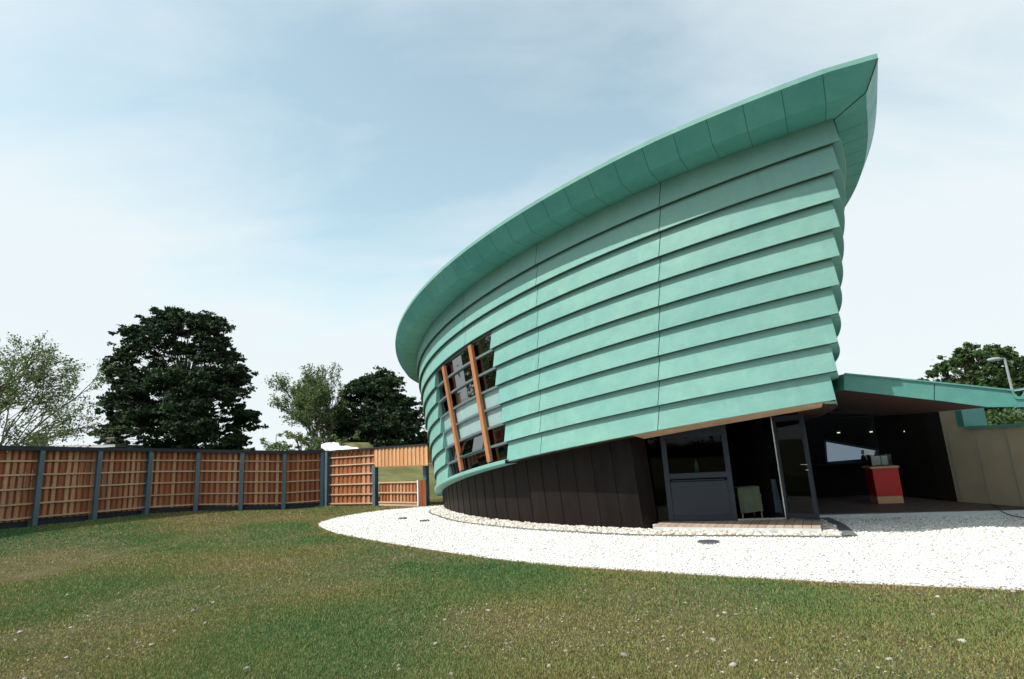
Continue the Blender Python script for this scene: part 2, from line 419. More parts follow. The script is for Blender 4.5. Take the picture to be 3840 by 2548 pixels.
# --- dark plinth with raked standing seams
def skirt(th, t, off=0.):
    inset = float(np.interp(th, [-2.95, -2.24], [.15, .56]))
    n = nrm1(th); b = V(PF[0], PF[1], 0)+n*(PF[2]-inset+off)
    ztop = zk(th, 10)+.0; rake = .06*t*ztop/1.6
    tang = V(-math.sin(th), math.cos(th), 0)
    return b+n*(.11*t)*(ztop/1.7)+tang*rake*-1+V(0, 0, -.05+t*(ztop+.05))
sk = MB(); skb = MB()
sj = [-2.238-.0385*i for i in range(30)]
for i in range(len(sj)-1):
    t1 = np.linspace(sj[i]-.0006, sj[i+1]+.0006, 3)
    sk.grid([[skirt(t_, v) for t_ in t1] for v in (0, .5, 1)], rng.random())
    sk.add([skirt(sj[i+1]-.0005, 0), skirt(sj[i+1]+.0005, 0), skirt(sj[i+1]+.0005, 1), skirt(sj[i+1]-.0005, 1),
            skirt(sj[i+1]-.0005, 0, .010), skirt(sj[i+1]+.0005, 0, .010), skirt(sj[i+1]+.0005, 1, .010), skirt(sj[i+1]-.0005, 1, .010)],
           [(4, 5, 6, 7), (0, 4, 7, 3), (1, 2, 6, 5)], .3)
skb.grid([[skirt(t_, v, -.012) for t_ in np.linspace(sj[0], sj[-1], 60)] for v in (0, 1)])
e0, e1 = skirt(sj[0], 0), skirt(sj[0], 1); inn = V(.34, .26, 0)
sk.quad(e0, e0+inn, e1+inn+V(.0, 0, .1), e1, .2)
sko = sk.build('plinth', M['darkmetal'], bld); skb.build('plinth_seam', M['black'], sko)

# --- ply underside inside the lowest band and the dark ceiling above the openings
ply = MB(); und = MB()
PT = np.linspace(TP(2.1), -2.238, 20); PW = np.interp(PT, [-2.238, -2.1, TP(2.1)], [.55, .55, .30])
r_a = [f1(t_, zk(t_, 10)-.006, -.012) for t_ in PT]; r_b = [f1(t_, zk(t_, 10)-.075, -w_) for t_, w_ in zip(PT, PW)]
r_a[0] = prow(zk(TP(2.1), 10)-.006, -.012); r_b[0] = prow(zk(TP(2.1), 10)-.05, -.16)
ply.grid([r_a, r_b]); ply.build('underside', M['ply'], bld)
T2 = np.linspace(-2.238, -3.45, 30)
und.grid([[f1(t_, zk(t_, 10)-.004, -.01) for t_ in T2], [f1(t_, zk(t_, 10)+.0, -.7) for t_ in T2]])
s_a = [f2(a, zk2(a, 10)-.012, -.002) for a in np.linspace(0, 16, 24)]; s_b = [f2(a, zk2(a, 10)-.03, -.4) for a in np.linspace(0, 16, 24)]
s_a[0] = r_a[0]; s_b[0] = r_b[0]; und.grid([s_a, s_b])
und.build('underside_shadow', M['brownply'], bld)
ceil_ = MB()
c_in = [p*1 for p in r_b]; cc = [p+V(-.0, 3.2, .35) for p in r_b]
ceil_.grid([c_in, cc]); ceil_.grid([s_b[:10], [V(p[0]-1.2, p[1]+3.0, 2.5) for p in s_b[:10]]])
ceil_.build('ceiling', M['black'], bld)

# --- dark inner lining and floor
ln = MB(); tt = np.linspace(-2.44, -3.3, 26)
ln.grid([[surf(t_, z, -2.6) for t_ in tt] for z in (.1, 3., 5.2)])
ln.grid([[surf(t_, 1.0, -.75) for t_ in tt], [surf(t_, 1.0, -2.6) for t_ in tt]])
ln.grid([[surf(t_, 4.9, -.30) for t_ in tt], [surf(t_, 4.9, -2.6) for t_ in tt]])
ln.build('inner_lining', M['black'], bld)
# --- big window in the wall
win = empty('tmp', (0, 0, 0), None, None); COL.objects.unlink(win); bpy.data.objects.remove(win)
KA, KB = 3.0, 10.0
def wpt(u, k, off):
    tl = -2.785+.0036*(k-3); tr = -2.497+.0052*(k-3); th = tl+(tr-tl)*u
    return f1(th, zk(th, k), off)
def fu(th, k):
    tl = -2.785+.0036*(k-3); tr = -2.497+.0052*(k-3); return (th-tl)/(tr-tl)
WO = -.145
fr = MB()
us1 = fu(-2.688, 3.2), fu(-2.682, 9.9); us2 = fu(-2.569, 3.2), fu(-2.555, 9.9)
def ul(i, k):
    a, b = (us1, us2)[i]; return a+(b-a)*(k-3)/7
nn = nrm1(-2.64)
for k in range(3, 11):
    prev = None
    for u in np.linspace(0, 1, 13):
        p_ = wpt(u, k, WO+.03)
        if prev is not None: fr.bar(prev, p_, .055, .07, nn, .5)
        prev = p_
for i in (0, 1):
    for s_ in (-.0, ):
        prev = None
        for k in np.linspace(3, 10, 8):
            p_ = wpt(ul(i, k)+.012, k, WO+.034)
            if prev is not None: fr.bar(prev, p_, .085, .075, nn, .5)
            prev = p_
for u in (.035, 1.0):
    for k in range(3, 10): fr.bar(wpt(u, k, WO+.032), wpt(u, k+1, WO+.032), .06, .072, nn)
fro = fr.build('pane_frame', M['frame'], bld)
meta(fro, 'tall slanted window with grey frame')
ubs = lambda k: [0., ul(0, k), ul(1, k), 1.]
for k in range(3, 10):
    for b in range(3):
        g = MB(); frost = k in (6, 7)
        ua, ub = ubs(k)[b:b+2]; uc, ud = ubs(k+1)[b:b+2]
        tilt = .0
        top = [wpt(ua+(ub-ua)*t, k+.06, WO) for t in np.linspace(0, 1, 4)]; bot = [wpt(uc+(ud-uc)*t, k+.96, WO) for t in np.linspace(0, 1, 4)]
        if k == 8 and b == 1:
            # the bottom hung light stands ajar
            bot = [p+nn*.13 for p in bot]
            sash = MB()
            for q0, q1 in ((top[0], top[-1]), (bot[0], bot[-1]), (top[0], bot[0]), (top[-1], bot[-1])): sash.bar(q0, q1, .035, .04, nn)
            so_ = sash.build('opening_sash', M['steel'], fro)
        g.grid([top, bot]); g.build('window_pane', M['frost'] if frost else M['glass'], fro)
for i, (ta, za, tb, zb) in enumerate([(-2.683, 4.10, -2.670, 1.265), (-2.564, 4.34, -2.548, 1.455)]):
    f_ = MB(); tg = V(-math.sin(ta), math.cos(ta), 0); a = f1(ta, za, -.045)+tg*.085; b = f1(tb, zb, -.045)+tg*.085; n_ = nrm1(ta)
    a, b = a-(a-b)*0, b; f_.bar(a, b, .16, .085, n_, .3+.5*i)
    f_.build('timber_fin', M['fin'], bld, bevel=.006)

# --- glazed ground floor under the overhang
Z0 = .13
def pl(x, y, z): return V(x, y, z)
gp = [V(2.60, 11.60, 0), V(2.9, 11.47, 0), V(4.10, 11.07, 0), V(4.93, 10.88, 0), V(5.32, 10.41, 0)]
def up_(p, z): return V(p[0], p[1], z)
ZT = 2.04
side = MB(); d_ = gp[1]-gp[0]; n_ = np.cross(d_/np.linalg.norm(d_), V(0, 0, 1))
side.quad(up_(gp[0]-d_*.6, Z0), up_(gp[1], Z0), up_(gp[1], ZT), up_(gp[0]-d_*.6, ZT))
side.build('side_glass', M['glass'], bld)
hd = MB(); a, b = gp[1], gp[2]; d_ = (b-a)/np.linalg.norm(b-a); n_ = V(d_[1], -d_[0], 0)
for q in (a+d_*.05, b-d_*.045): hd.bar(up_(q, Z0), up_(q, ZT), .10 if q is not None else 0, .09, n_)
hd.bar(up_(a+d_*.1, .99), up_(b-d_*.09, .99), .11, .088, n_)
hd.bar(up_(a+d_*.1, 1.88), up_(b-d_*.09, 1.88), .27, .088, n_)
hd.bar(up_(a+d_*.1, Z0+.05), up_(b-d_*.09, Z0+.05), .1, .088, n_)
hd.bar(up_(a+d_*.1, .49)+n_*.0, up_(b-d_*.09, .49), .78, .05, n_)
hdo = hd.build('half_glazed_door', M['bluegrey'], bld, bevel=.004)
g = MB(); g.quad(up_(a+d_*.09, 1.04), up_(b-d_*.08, 1.04), up_(b-d_*.08, 1.76), up_(a+d_*.09, 1.76)); g.build('door_pane', M['glass'], hdo)
g = MB(); g.tube([up_(a+d_*.13, .905)+n_*.075, up_(b-d_*.13, .905)+n_*.075], [.014, .014], 8); g.build('push_bar', M['bluegrey'], hdo)
# threshold and mullion
th_ = MB(); a, b = gp[2], gp[3]; d_ = (b-a)/np.linalg.norm(b-a); n_ = V(d_[1], -d_[0], 0)
th_.bar(up_(a, Z0+.015), up_(b, Z0+.015), .03, .07, n_); th_.bar(up_(b, Z0), up_(b, ZT), .02, .05, n_)
th_.build('door_frame', M['chrome'], bld)
lf = MB(); a, b = gp[3]+V(.02, -.01, 0), gp[4]; d_ = (b-a)/np.linalg.norm(b-a); n_ = V(d_[1], -d_[0], 0)
lf.bar(up_(a+d_*.03, Z0+.02), up_(a+d_*.03, 2.02), .05, .05, n_); lf.bar(up_(b-d_*.035, Z0+.02), up_(b-d_*.035, 2.02), .07, .05, n_)
lf.bar(up_(a+d_*.055, Z0+.07), up_(b-d_*.07, Z0+.07), .1, .048, n_); lf.bar(up_(a+d_*.055, 1.98), up_(b-d_*.07, 1.98), .1, .048, n_)
lfo = lf.build('glazed_door', M['bluegrey'], bld, bevel=.003)
g = MB(); g.quad(up_(a+d_*.05, Z0+.1), up_(b-d_*.06, Z0+.1), up_(b-d_*.06, 1.95), up_(a+d_*.05, 1.95)); g.build('door_pane', M['glass_clear'], lfo)
g = MB()
for z in (1.12, 1.02):
    g = MB(); q = up_(b-d_*.04, z); g.tube([q-n_*.0, q+n_*.06, q+n_*.065-d_*(.12 if z > 1.1 else .04)], [.011, .011, .009], 8); g.build('door_handle' if z > 1.1 else 'lock', M['chrome'], lfo)
# dark rooms behind
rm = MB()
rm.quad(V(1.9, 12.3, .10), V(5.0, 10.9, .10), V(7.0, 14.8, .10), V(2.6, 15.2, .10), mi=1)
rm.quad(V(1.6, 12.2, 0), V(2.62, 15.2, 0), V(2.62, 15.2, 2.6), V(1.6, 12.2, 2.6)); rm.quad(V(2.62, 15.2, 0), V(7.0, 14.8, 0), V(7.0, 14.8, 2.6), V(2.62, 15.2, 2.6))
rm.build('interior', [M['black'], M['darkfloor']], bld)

# ------------------------------------------------------------------ terrace wing: canopy, back walls, side wall
wing = empty('entrance_wing', (7.5, 12.5, 0), 'low entrance wing with a teal edged canopy over a dark recess', 'building')
# fascia points lie in the vertical plane from (5.35,9.1) to (9.4,7.66)
PA, PB = V(5.40, 9.1, 0), V(7.42, 8.2, 0); PD = (PB-PA)/np.linalg.norm(PB-PA); PN = V(PD[1], -PD[0], 0)
def ray(px, py):
    return (px-1920)/2072*rt-(py-1274)/2072*up+fw
def onplane(px, py, off=0.):
    v = ray(px, py); t = ((PA+PN*off-EYE)@PN)/(v@PN); return EYE+v*t
fa = MB()
tops = [(3166, 1403), (3335, 1419), (3504, 1435), (3700, 1455), (3800, 1466)]
bots = [(3166, 1463), (3335, 1482), (3504, 1501), (3706, 1527), (3800, 1527)]
T3 = [onplane(*q) for q in tops]; B3 = [onplane(*q) for q in bots]
notch_t = [onplane(3800, 1466), onplane(3817, 1487), onplane(3832, 1487), onplane(3848, 1462)]
def slab(mb, ts, bs, tint):
    poly = ts+bs[::-1]; mb.prism(poly, -PN*.04, tint)
slab(fa, T3[:2]+[T3[2]-PD*.006], B3[:2]+[B3[2]-PD*.006], .35)
slab(fa, [T3[2]+PD*.006, T3[3], T3[4]], [B3[2]+PD*.006, B3[3], B3[4]], .5)
vb = onplane(3848, 1526)
slab(fa, notch_t[:2], [B3[4], onplane(3817, 1527)], .5); slab(fa, notch_t[1:3], [onplane(3817, 1527), onplane(3832, 1527)], .5)
slab(fa, notch_t[2:4], [onplane(3832, 1527), vb], .5)
rt_end = notch_t[3]+PD*2.2+V(0, 0, .30); rb_end = vb+PD*2.2+V(0, 0, .28)
slab(fa, [notch_t[3], rt_end], [vb, rb_end], .5)
# lips: a thin turned edge along the top and round the outlet
for q0, q1 in list(zip(T3[:-1], T3[1:]))+[(notch_t[3], rt_end)]: fa.bar(q0+PN*.012+V(0, 0, .004), q1+PN*.012+V(0, 0, .004), .022, .03, PN, .8)
no = [onplane(3792, 1467), onplane(3808, 1495), onplane(3838, 1495), onplane(3858, 1461)]
for q0, q1 in zip(no[:-1], no[1:]): fa.bar(q0+PN*.01, q1+PN*.01, .018, .03, PN, .9)
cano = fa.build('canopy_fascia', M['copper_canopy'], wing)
cs = MB(); BK = V(.75, 5.2, .12)
for i in range(len(B3)-1):
    cs.quad(B3[i]-PN*.02+V(0, 0, .03), B3[i+1]-PN*.02+V(0, 0, .03), B3[i+1]+BK*.55, B3[i]+BK)
cs.quad(B3[4]-PN*.02+V(0, 0, .03), rb_end-PN*.02+V(0, 0, .03), rb_end+V(.3, 1.3, .0), B3[4]+BK*.30)
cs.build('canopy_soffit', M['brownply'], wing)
ct = MB()
for i in range(len(T3)-1): ct.quad(T3[i]-PN*.02-V(0, 0, .02), T3[i+1]-PN*.02-V(0, 0, .02), T3[i+1]+BK-V(0, 0, .02), T3[i]+BK-V(0, 0, .02))
ct.quad(notch_t[3]-PN*.02, rt_end-PN*.02, rt_end+V(.3, 1.3, 0), notch_t[3]+V(.2, 1.4, .0))
ct.quad(T3[0]-V(0, 0, .0), T3[0]+BK, B3[0]+BK, B3[0])
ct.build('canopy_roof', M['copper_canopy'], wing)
sl_ = MB()   # terrace floor
sl_.prism([V(5.15, 11.66, .0), V(9.40, 10.50, 0), V(12.5, 9.66, 0), V(13, 17, 0), V(5.6, 17, 0)], V(0, 0, .085))
sl_.build('terrace_slab', M['concrete'], wing)
bd = MB()
fdir = V(4.25, -1.16, 0); fdir /= np.linalg.norm(fdir); fper = V(-fdir[1], fdir[0], 0)
for i in range(34):
    o_ = V(5.17, 11.67, .098)+fper*(.05+i*.142+.068); bd.box(o_+fdir*3.7, fdir*7.4, fper*.136, V(0, 0, .024), rng.random())
bd.build('terrace_boards', simple('dark deck boards', (.075, .052, .045), .6, .3, var=.3), wing)  # darker than the boards of the door deck
# side wall: beige boards with joint strips, low outside, full height beneath the canopy
swl = MB(); W0, W1, W2 = V(9.02, 14.2, 0), V(9.05, 12.5, 0), V(9.40, 10.6, 0); W3 = V(9.75, 9.0, 0); W4 = V(10.2, 7.4, 0)
def wtop(p): return 1.62+.04*(10.2-p[1])*-.6
W1b = W1+(W2-W1)*.47
Wd = W1+(W2-W1)*.20
swl.prism([up_(Wd, .1), up_(W1b, .1), up_(W1b, 2.35), up_(Wd, 2.35)], V(.14, .03, 0), .5)
dkw = MB(); dkw.prism([up_(W0, .1), up_(W1, .1), up_(W1, 2.45), up_(W0, 2.45)], V(.14, .03, 0)); dkw.prism([up_(W1, .1), up_(Wd+V(0, .004, 0), .1), up_(Wd+V(0, .004, 0), 2.45), up_(W1, 2.45)], V(.14, .03, 0)); dkw.build('shaded_wall', simple('shade painted boards', (.016, .013, .011), .8, .1), wing)  # back stretch of the side wall, its shade painted in as dark brown
prs = [W1b, W2, W3, W4]
for a, b in zip(prs[:-1], prs[1:]): swl.prism([up_(a, .02), up_(b, .02), up_(b, 1.585), up_(a, 1.585)], V(.14, .03, 0), .5)
sw = swl.build('side_wall', M['render'], wing)
js = MB()
for (x, y) in ((9.13, 11.99), (9.235, 11.42), (9.355, 10.84), (9.5, 10.15), (9.65, 9.45)): js.box(V(x-.016, y, .82), V(.012, 0, 0), V(0, .014, 0), V(0, 0, 1.45))
js.build('joint_strip', simple('joint strip', (.24, .26, .22), .6), sw)
cp = MB()
for a, b in zip(prs[:-1], prs[1:]): cp.bar(up_((a+V(.06, .01, 0)), 1.61), up_((b+V(.06, .01, 0)), 1.61), .22, .05, V(0, 0, 1), .8)
cp.build('wall_cap', M['copper_canopy'], sw)
tb = MB(); tb.prism([up_(W1b+V(-.03, -.02, 0), 1.64), up_(W1b+V(.42, -.05, 0), 1.64), up_(W1b+V(.42, -.05, 0), 2.02), up_(W1b+V(-.03, -.02, 0), 2.02)], V(.0, .3, 0))
tb.build('cladding_block', M['copper_canopy'], wing)
bw = MB()  # dark back wall with a trapezoid hole for the glowing sky reflection
YB = 14.4
def onY(px, py, y=YB): v = ray(px, py); return EYE+v*(y/v[1])
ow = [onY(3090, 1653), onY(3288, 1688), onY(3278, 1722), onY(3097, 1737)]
bx0, bx1 = 4.6, 9.2
o0, o1, o2, o3 = ow
P_ = lambda x, z: V(x, YB, z)
bw.add([P_(bx0, 0), P_(bx1, 0), P_(bx1, 2.8), P_(bx0, 2.8), o3, o2, o1, o0], [(0, 1, 5, 4), (1, 2, 6, 5), (2, 3, 7, 6), (3, 0, 4, 7)])
bw.quad(V(4.9, 11.2, .1), V(4.6, YB, .1), V(4.6, YB, 2.4), V(4.9, 11.2, 2.4))
bwo = bw.build('back_wall', M['black'], wing)
sky_reflection = glow_mat((.50, .68, .84), .27); g = MB(); g.quad(*[p+V(0, .03, 0) for p in ow]); g.build('reflection_pane', sky_reflection, bwo)  # glowing pane put in for the sky mirrored in dark glass
g = MB()
for q0, q1 in zip(ow, ow[1:]+ow[:1]): g.bar(q0-V(0, .02, 0), q1-V(0, .02, 0), .05, .05, V(0, 1, 0))
g.build('pane_frame', M['bluegrey'], bwo)

# small things in the recess
LIT = glow_mat((.9, 1, .72), 1.1)
def nearY(px, py, y): v = ray(px, py); return EYE+v*(y/v[1])
p_ = nearY(3592, 1617, 12.02)
wl = empty('wall_lamp', p_, 'lit brass wall lamp on the beige side wall under the canopy', 'lamp')
g = MB(); g.tube([p_+V(.0, 0, -.045), p_+V(0, 0, .02)], [.045, .05], 12); g.build('lamp_shade', LIT, wl)
g = MB(); g.tube([p_+V(0, 0, .022), p_+V(0, 0, .05)], [.05, .03], 12); g.tube([p_+V(.04, 0, .0), p_+V(.16, 0, .0)], [.012, .012], 8); g.build('bracket', M['chrome'], wl)
for i, (px, py, dsc) in enumerate([(3145, 1625, 'ceiling spotlight glowing above the left end of the grey trapezoid sky reflection'), (3267, 1622, 'ceiling spotlight glowing above the right end of the grey trapezoid sky reflection'), (3395, 1620, 'ceiling spotlight glowing above the red counter')]):
    q = nearY(px, py, 13.2); s_ = empty('spotlight', q, dsc, 'spotlight', 'spotlights glowing in the dark recess')
    g = MB(); g.tube([q, q+V(0, 0, .02)], [.032, .032], 10); g.build('lens', LIT, s_)
    g = MB(); g.tube([q+V(0, 0, .021), q+V(0, 0, .07)], [.045, .04], 10); g.build('housing', M['coping'], s_)
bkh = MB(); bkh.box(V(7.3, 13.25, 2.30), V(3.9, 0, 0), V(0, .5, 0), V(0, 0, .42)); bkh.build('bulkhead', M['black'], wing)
# counter
cb_ = V(7.93, 12.42, .11); cn = empty('counter', cb_, 'red fronted counter with pale wood top and base in the dark recess', 'counter')
cd = V(.965, -.26, 0); cpn = V(.26, .965, 0)
g = MB(); g.box(cb_+V(0, 0, .45)+cpn*.25, cd*.5, cpn*.5, V(0, 0, .58)); g.build('front_panel', M['red'], cn, bevel=.004)
g = MB(); g.box(cb_+V(0, 0, .08)+cpn*.25, cd*.49, cpn*.48, V(0, 0, .155)); g.build('base', M['palewood'], cn, bevel=.003)
g = MB(); g.box(cb_+V(-.01, 0, .762)+cpn*.25, cd*.56, cpn*.56, V(0, 0, .04)); g.build('worktop', M['palewood'], cn, bevel=.003)
bx = cb_+V(-.02, 0, .79)+cpn*.22
t = empty('leaflet_box', bx, 'clear plastic box of white leaflets on top of the red counter', 'leaflet box')
g = MB()
for s_ in (-1, 1): g.box(bx+cd*.20*s_+V(0, 0, .12), cd*.006, cpn*.3, V(0, 0, .24)); g.box(bx+cpn*.15*s_+V(0, 0, .12), cd*.39, cpn*.006, V(0, 0, .24))
g.box(bx+V(0, 0, .008), cd*.38, cpn*.28, V(0, 0, .008)); g.build('case', M['acrylic'], t)
g = MB()
for i in range(5): g.box(bx+cd*(-.14+.066*i)+V(0, 0, .115)+cpn*(-.06+.02*(i % 3)), cd*.06, cpn*.05, V(0, 0, .19), rng.random())
g.build('leaflets', M['white'], t)
t = MB(); bq = bx+cd*-.2+V(0, 0, .262)-cpn*.02
t.box(bq+V(0, 0, .03), cd*.19+V(0, 0, -.04), cpn*.2, V(.02, 0, .09)); o = t.build('card_box', M['white'])
meta(o, 'small white carton tilted on the left end of the leaflet box', 'carton')
t = MB(); q = nearY(3238, 1717, 14.1)
for (a, r_) in ((0, .05), (.05, .055), (.1, .045), (.13, .02)): pass
t.tube([q+V(0, 0, -.10), q+V(0, 0, -.05), q+V(0, 0, .0), q+V(0, 0, .045), q+V(0, 0, .07)], [.045, .06, .058, .04, .015], 12)
o = t.build('kettle', M['black'], smooth=True); meta(o, 'small dark pot silhouetted on the shelf before the trapezoid sky reflection', 'pot')
# shelf for it
t = MB(); t.box(V(q[0]-.2, YB-.22, q[2]-.125), V(2.2, 0, 0), V(0, .42, 0), V(0, 0, .04)); t.build('shelf', M['black'], wing)

# ------------------------------------------------------------------ small deck outside the door
dk = empty('door_deck', (3.8, 10.9, 0), 'low timber deck with a pale concrete edge outside the half glazed door', 'deck')
D0, D1, D2, D3 = V(2.47, 11.0, 0), V(4.94, 9.67, 0), V(5.42, 10.62, 0), V(2.62, 11.75, 0)
g = MB(); g.prism([D0, D1, D2, D3], V(0, 0, .108)); g.build('edge_slab', M['concrete'], dk)
g = MB(); fd = (D1-D0)/np.linalg.norm(D1-D0); fp = V(-fd[1], fd[0], 0); Ld = np.linalg.norm(D1-D0)
nb = 20
for i in range(nb):
    a0 = D0+fd*Ld*(i+.03)/nb; a1 = D0+fd*Ld*(i+.97)/nb
    l0 = .75+.32*(i+.5)/nb
    g.prism([up_(a0, .109), up_(a1, .109), up_(a1+fp*l0, .109), up_(a0+fp*l0, .109)], V(0, 0, .02), rng.random())
g.build('deck_boards', M['deck'], dk)

# chair and bottle seen through the opening
cq = V(4.55, 11.65, .1)
ch = empty('draped_chair', cq, 'chair draped with a pale green cloth just inside the open door', 'chair')
g = MB()
for sx in (-.19, .19):
    for sy in (-.18, .18): g = MB(); g.tube([cq+V(sx, sy, 0), cq+V(sx, sy, .42)], [.014, .016], 7); g.build('leg', M['palewood'], ch)
g = MB(); g.box(cq+V(0, 0, .43), V(.44, 0, 0), V(0, .42, 0), V(0, 0, .04)); g.build('seat', M['palewood'], ch)
g = MB(); rows = []
for j, zz in enumerate(np.linspace(.12, .60, 7)):
    rows.append([cq+V(x, -.22-.012*math.sin(x*38+j*.4)-.03*(1-zz/.6), zz+.01*math.sin(x*11)) for x in np.linspace(-.24, .20, 22)])
rows.append([cq+V(x, .1, .61) for x in np.linspace(-.24, .2, 22)]); rows.append([cq+V(x, .24, .35) for x in np.linspace(-.24, .2, 22)])
g.grid(rows); g.build('cloth', simple('pale green cloth', (.13, .16, .11), .85, .1), ch, smooth=True)
bq = V(3.55, 11.42, 1.03)
g = MB(); g.tube([bq+V(0, 0, z) for z in (0, .02, .14, .19, .22, .27)], [.035, .045, .05, .035, .018, .018], 14)
o = g.build('glass_bottle', simple('pale green bottle glass', (.16, .24, .20), .15, .6), smooth=True); meta(o, 'pale green bottle on the ledge inside the half glazed door', 'bottle')
g = MB(); g.box(V(3.5, 11.47, 1.005), V(1.1, -.36, 0)*1, V(.06, .18, 0), V(0, 0, .035)); g.build('window_ledge', M['bluegrey'], hdo)
coat = MB(); q = V(5.02, 11.45, .1)
coat.grid([[q+V(x, .02*math.sin(x*40), z) for x in np.linspace(-.08-.04*(1-z/.7), .08+.04*(1-z/.7), 9)] for z in (.08, .3, .55, .72)])
coat.grid([[q+V(x, .05+.02*math.sin(x*40), z) for x in np.linspace(-.08-.04*(1-z/.7), .08+.04*(1-z/.7), 9)] for z in (.08, .3, .55, .72)])
o = coat.build('hanging_cloth', simple('grey blue cloth', (.10, .14, .17), .85, .1), smooth=True); meta(o, 'grey blue cloth hanging just right of the draped chair', 'cloth')

# ================================================================== GROUND
def zt(x, y): return .075*np.maximum(0, -np.asarray(x, float)-8.8)*np.clip((np.asarray(y, float)-2)/8, 0, 1)
def catmull(P, n=8):
    P = [np.array(p, float) for p in P]; P = [2*P[0]-P[1]]+P+[2*P[-1]-P[-2]]; out = []
    for i in range(1, len(P)-2):
        for t in np.linspace(0, 1, n, endpoint=False):
            a, b, c, d = P[i-1:i+3]
            out.append(.5*((2*b)+(-a+c)*t+(2*a-5*b+4*c-d)*t*t+(-a+3*b-3*c+d)*t**3))
    out.append(P[-2]); return out
GE = catmull([(13, 2.6), (9, 4.25), (6.5, 5.22), (4.92, 5.92), (3.13, 6.79), (1.81, 7.57), (.13, 8.68), (-1.77, 10.61), (-4.01, 13.17), (-5.25, 15.1), (-5.72, 16.4), (-5.5, 17.8), (-4.7, 19.0), (-3.6, 19.55), (-2.6, 19.8), (-1.2, 20.2)], 14)
GPOLY = np.array([p for p in GE]+[V(2, 26), V(16, 26), V(16, 2.6)])
def inside(x, y, poly):
    x = np.asarray(x); y = np.asarray(y); r = np.zeros(x.shape, bool); n = len(poly); j = n-1
    for i in range(n):
        xi, yi = poly[i]; xj, yj = poly[j]
        c = ((yi > y) != (yj > y)) & (x < (xj-xi)*(y-yi)/(yj-yi+1e-12)+xi); r ^= c; j = i
    return r
def pnoise(x, y, s, seed=0):   # cheap smooth value noise
    r_ = np.random.default_rng(seed); T = r_.random((64, 64)); X = x*s; Y = y*s
    i = np.floor(X).astype(int); j = np.floor(Y).astype(int); u = X-i; v = Y-j; u = u*u*(3-2*u); v = v*v*(3-2*v)
    g = lambda a, b: T[a % 64, b % 64]
    return (g(i, j)*(1-u)+g(i+1, j)*u)*(1-v)+(g(i, j+1)*(1-u)+g(i+1, j+1)*u)*v
def patch(x, y):   # 0 bare .. 1 lush
    return .5*pnoise(x, y*.8, .45, 1)+.3*pnoise(x+9, y, 1.1, 2)+.2*pnoise(x, y+5, 2.7, 3)
def ground_mat():
    m = NT('lawn soil'); v = m.coord(); a = m.noise(.45, 4, v); b = m.noise(2.2, 5, v); c = m.noise(45, 6, v); f = m.noise(9, 5, v)
    c1 = m.ramp(b, [(.3, (.070, .070, .032)), (.5, (.100, .085, .045)), (.72, (.150, .118, .078))])
    c1 = m.mix(m.ramp(a, [(.42, (0, 0, 0)), (.6, (.6,)*3)]), c1, (.065, .078, .028))
    c1 = m.mix(m.ramp(c, [(.35, (.55,)*3), (.6, (0, 0, 0))]), c1, (.05, .045, .022))
    c1 = m.mix(m.ramp(f, [(.62, (0, 0, 0)), (.74, (.35,)*3)]), c1, (.17, .14, .105))
    m.base(c1); m.set(.95, .1); m.bump(c, .6, .02); return m.mat
GM = ground_mat()
# terrain: one sheet, fine near the camera and reaching the horizon
xs = np.concatenate([[-900, -300, -120, -60, -35], np.arange(-24, 24.1, 1.0), [35, 60, 120, 300, 900]]); ys = np.concatenate([[-900, -200, -60, -20], np.arange(-8, 34.1, 1.0), [45, 70, 120, 300, 900]])
g = MB()
g.grid([[(x, y, float(zt(max(x, -26), y))*(1 if x > -60 else 1)) for x in xs] for y in ys])
o = g.build('ground', GM, smooth=True); meta(o, kind='structure', label='patchy lawn ground with bare soil', cat='ground')
# white gravel sheet
def gravel_mat():
    m = NT('white gravel'); v = m.coord(); vo = m.n('ShaderNodeTexVoronoi'); vo.inputs['Scale'].default_value = 42; m.l(v, vo.inputs['Vector'])
    n = m.noise(60, 4, v)
    c = m.ramp(vo.outputs['Distance'], [(.0, (.76, .76, .74)), (.5, (.72, .72, .70)), (.66, (.5, .5, .48))])
    c = m.mix(m.ramp(n, [(.62, (0, 0, 0)), (.72, (.5,)*3)]), c, (.35, .34, .32))
    m.base(c); m.set(.9, .2); m.bump(vo.outputs['Distance'], .35, -.008); return m.mat
g = MB(); gp_ = [V(p[0], p[1], float(zt(p[0], p[1]))+.016) for p in GPOLY]
g.add(gp_, [tuple(range(len(gp_)))]); g.grid([gp_, [p+V(0, 0, -.06) for p in gp_]]); o = g.build('gravel_path', gravel_mat()); meta(o, kind='structure', label='bright white gravel bed sweeping round the copper building', cat='gravel')
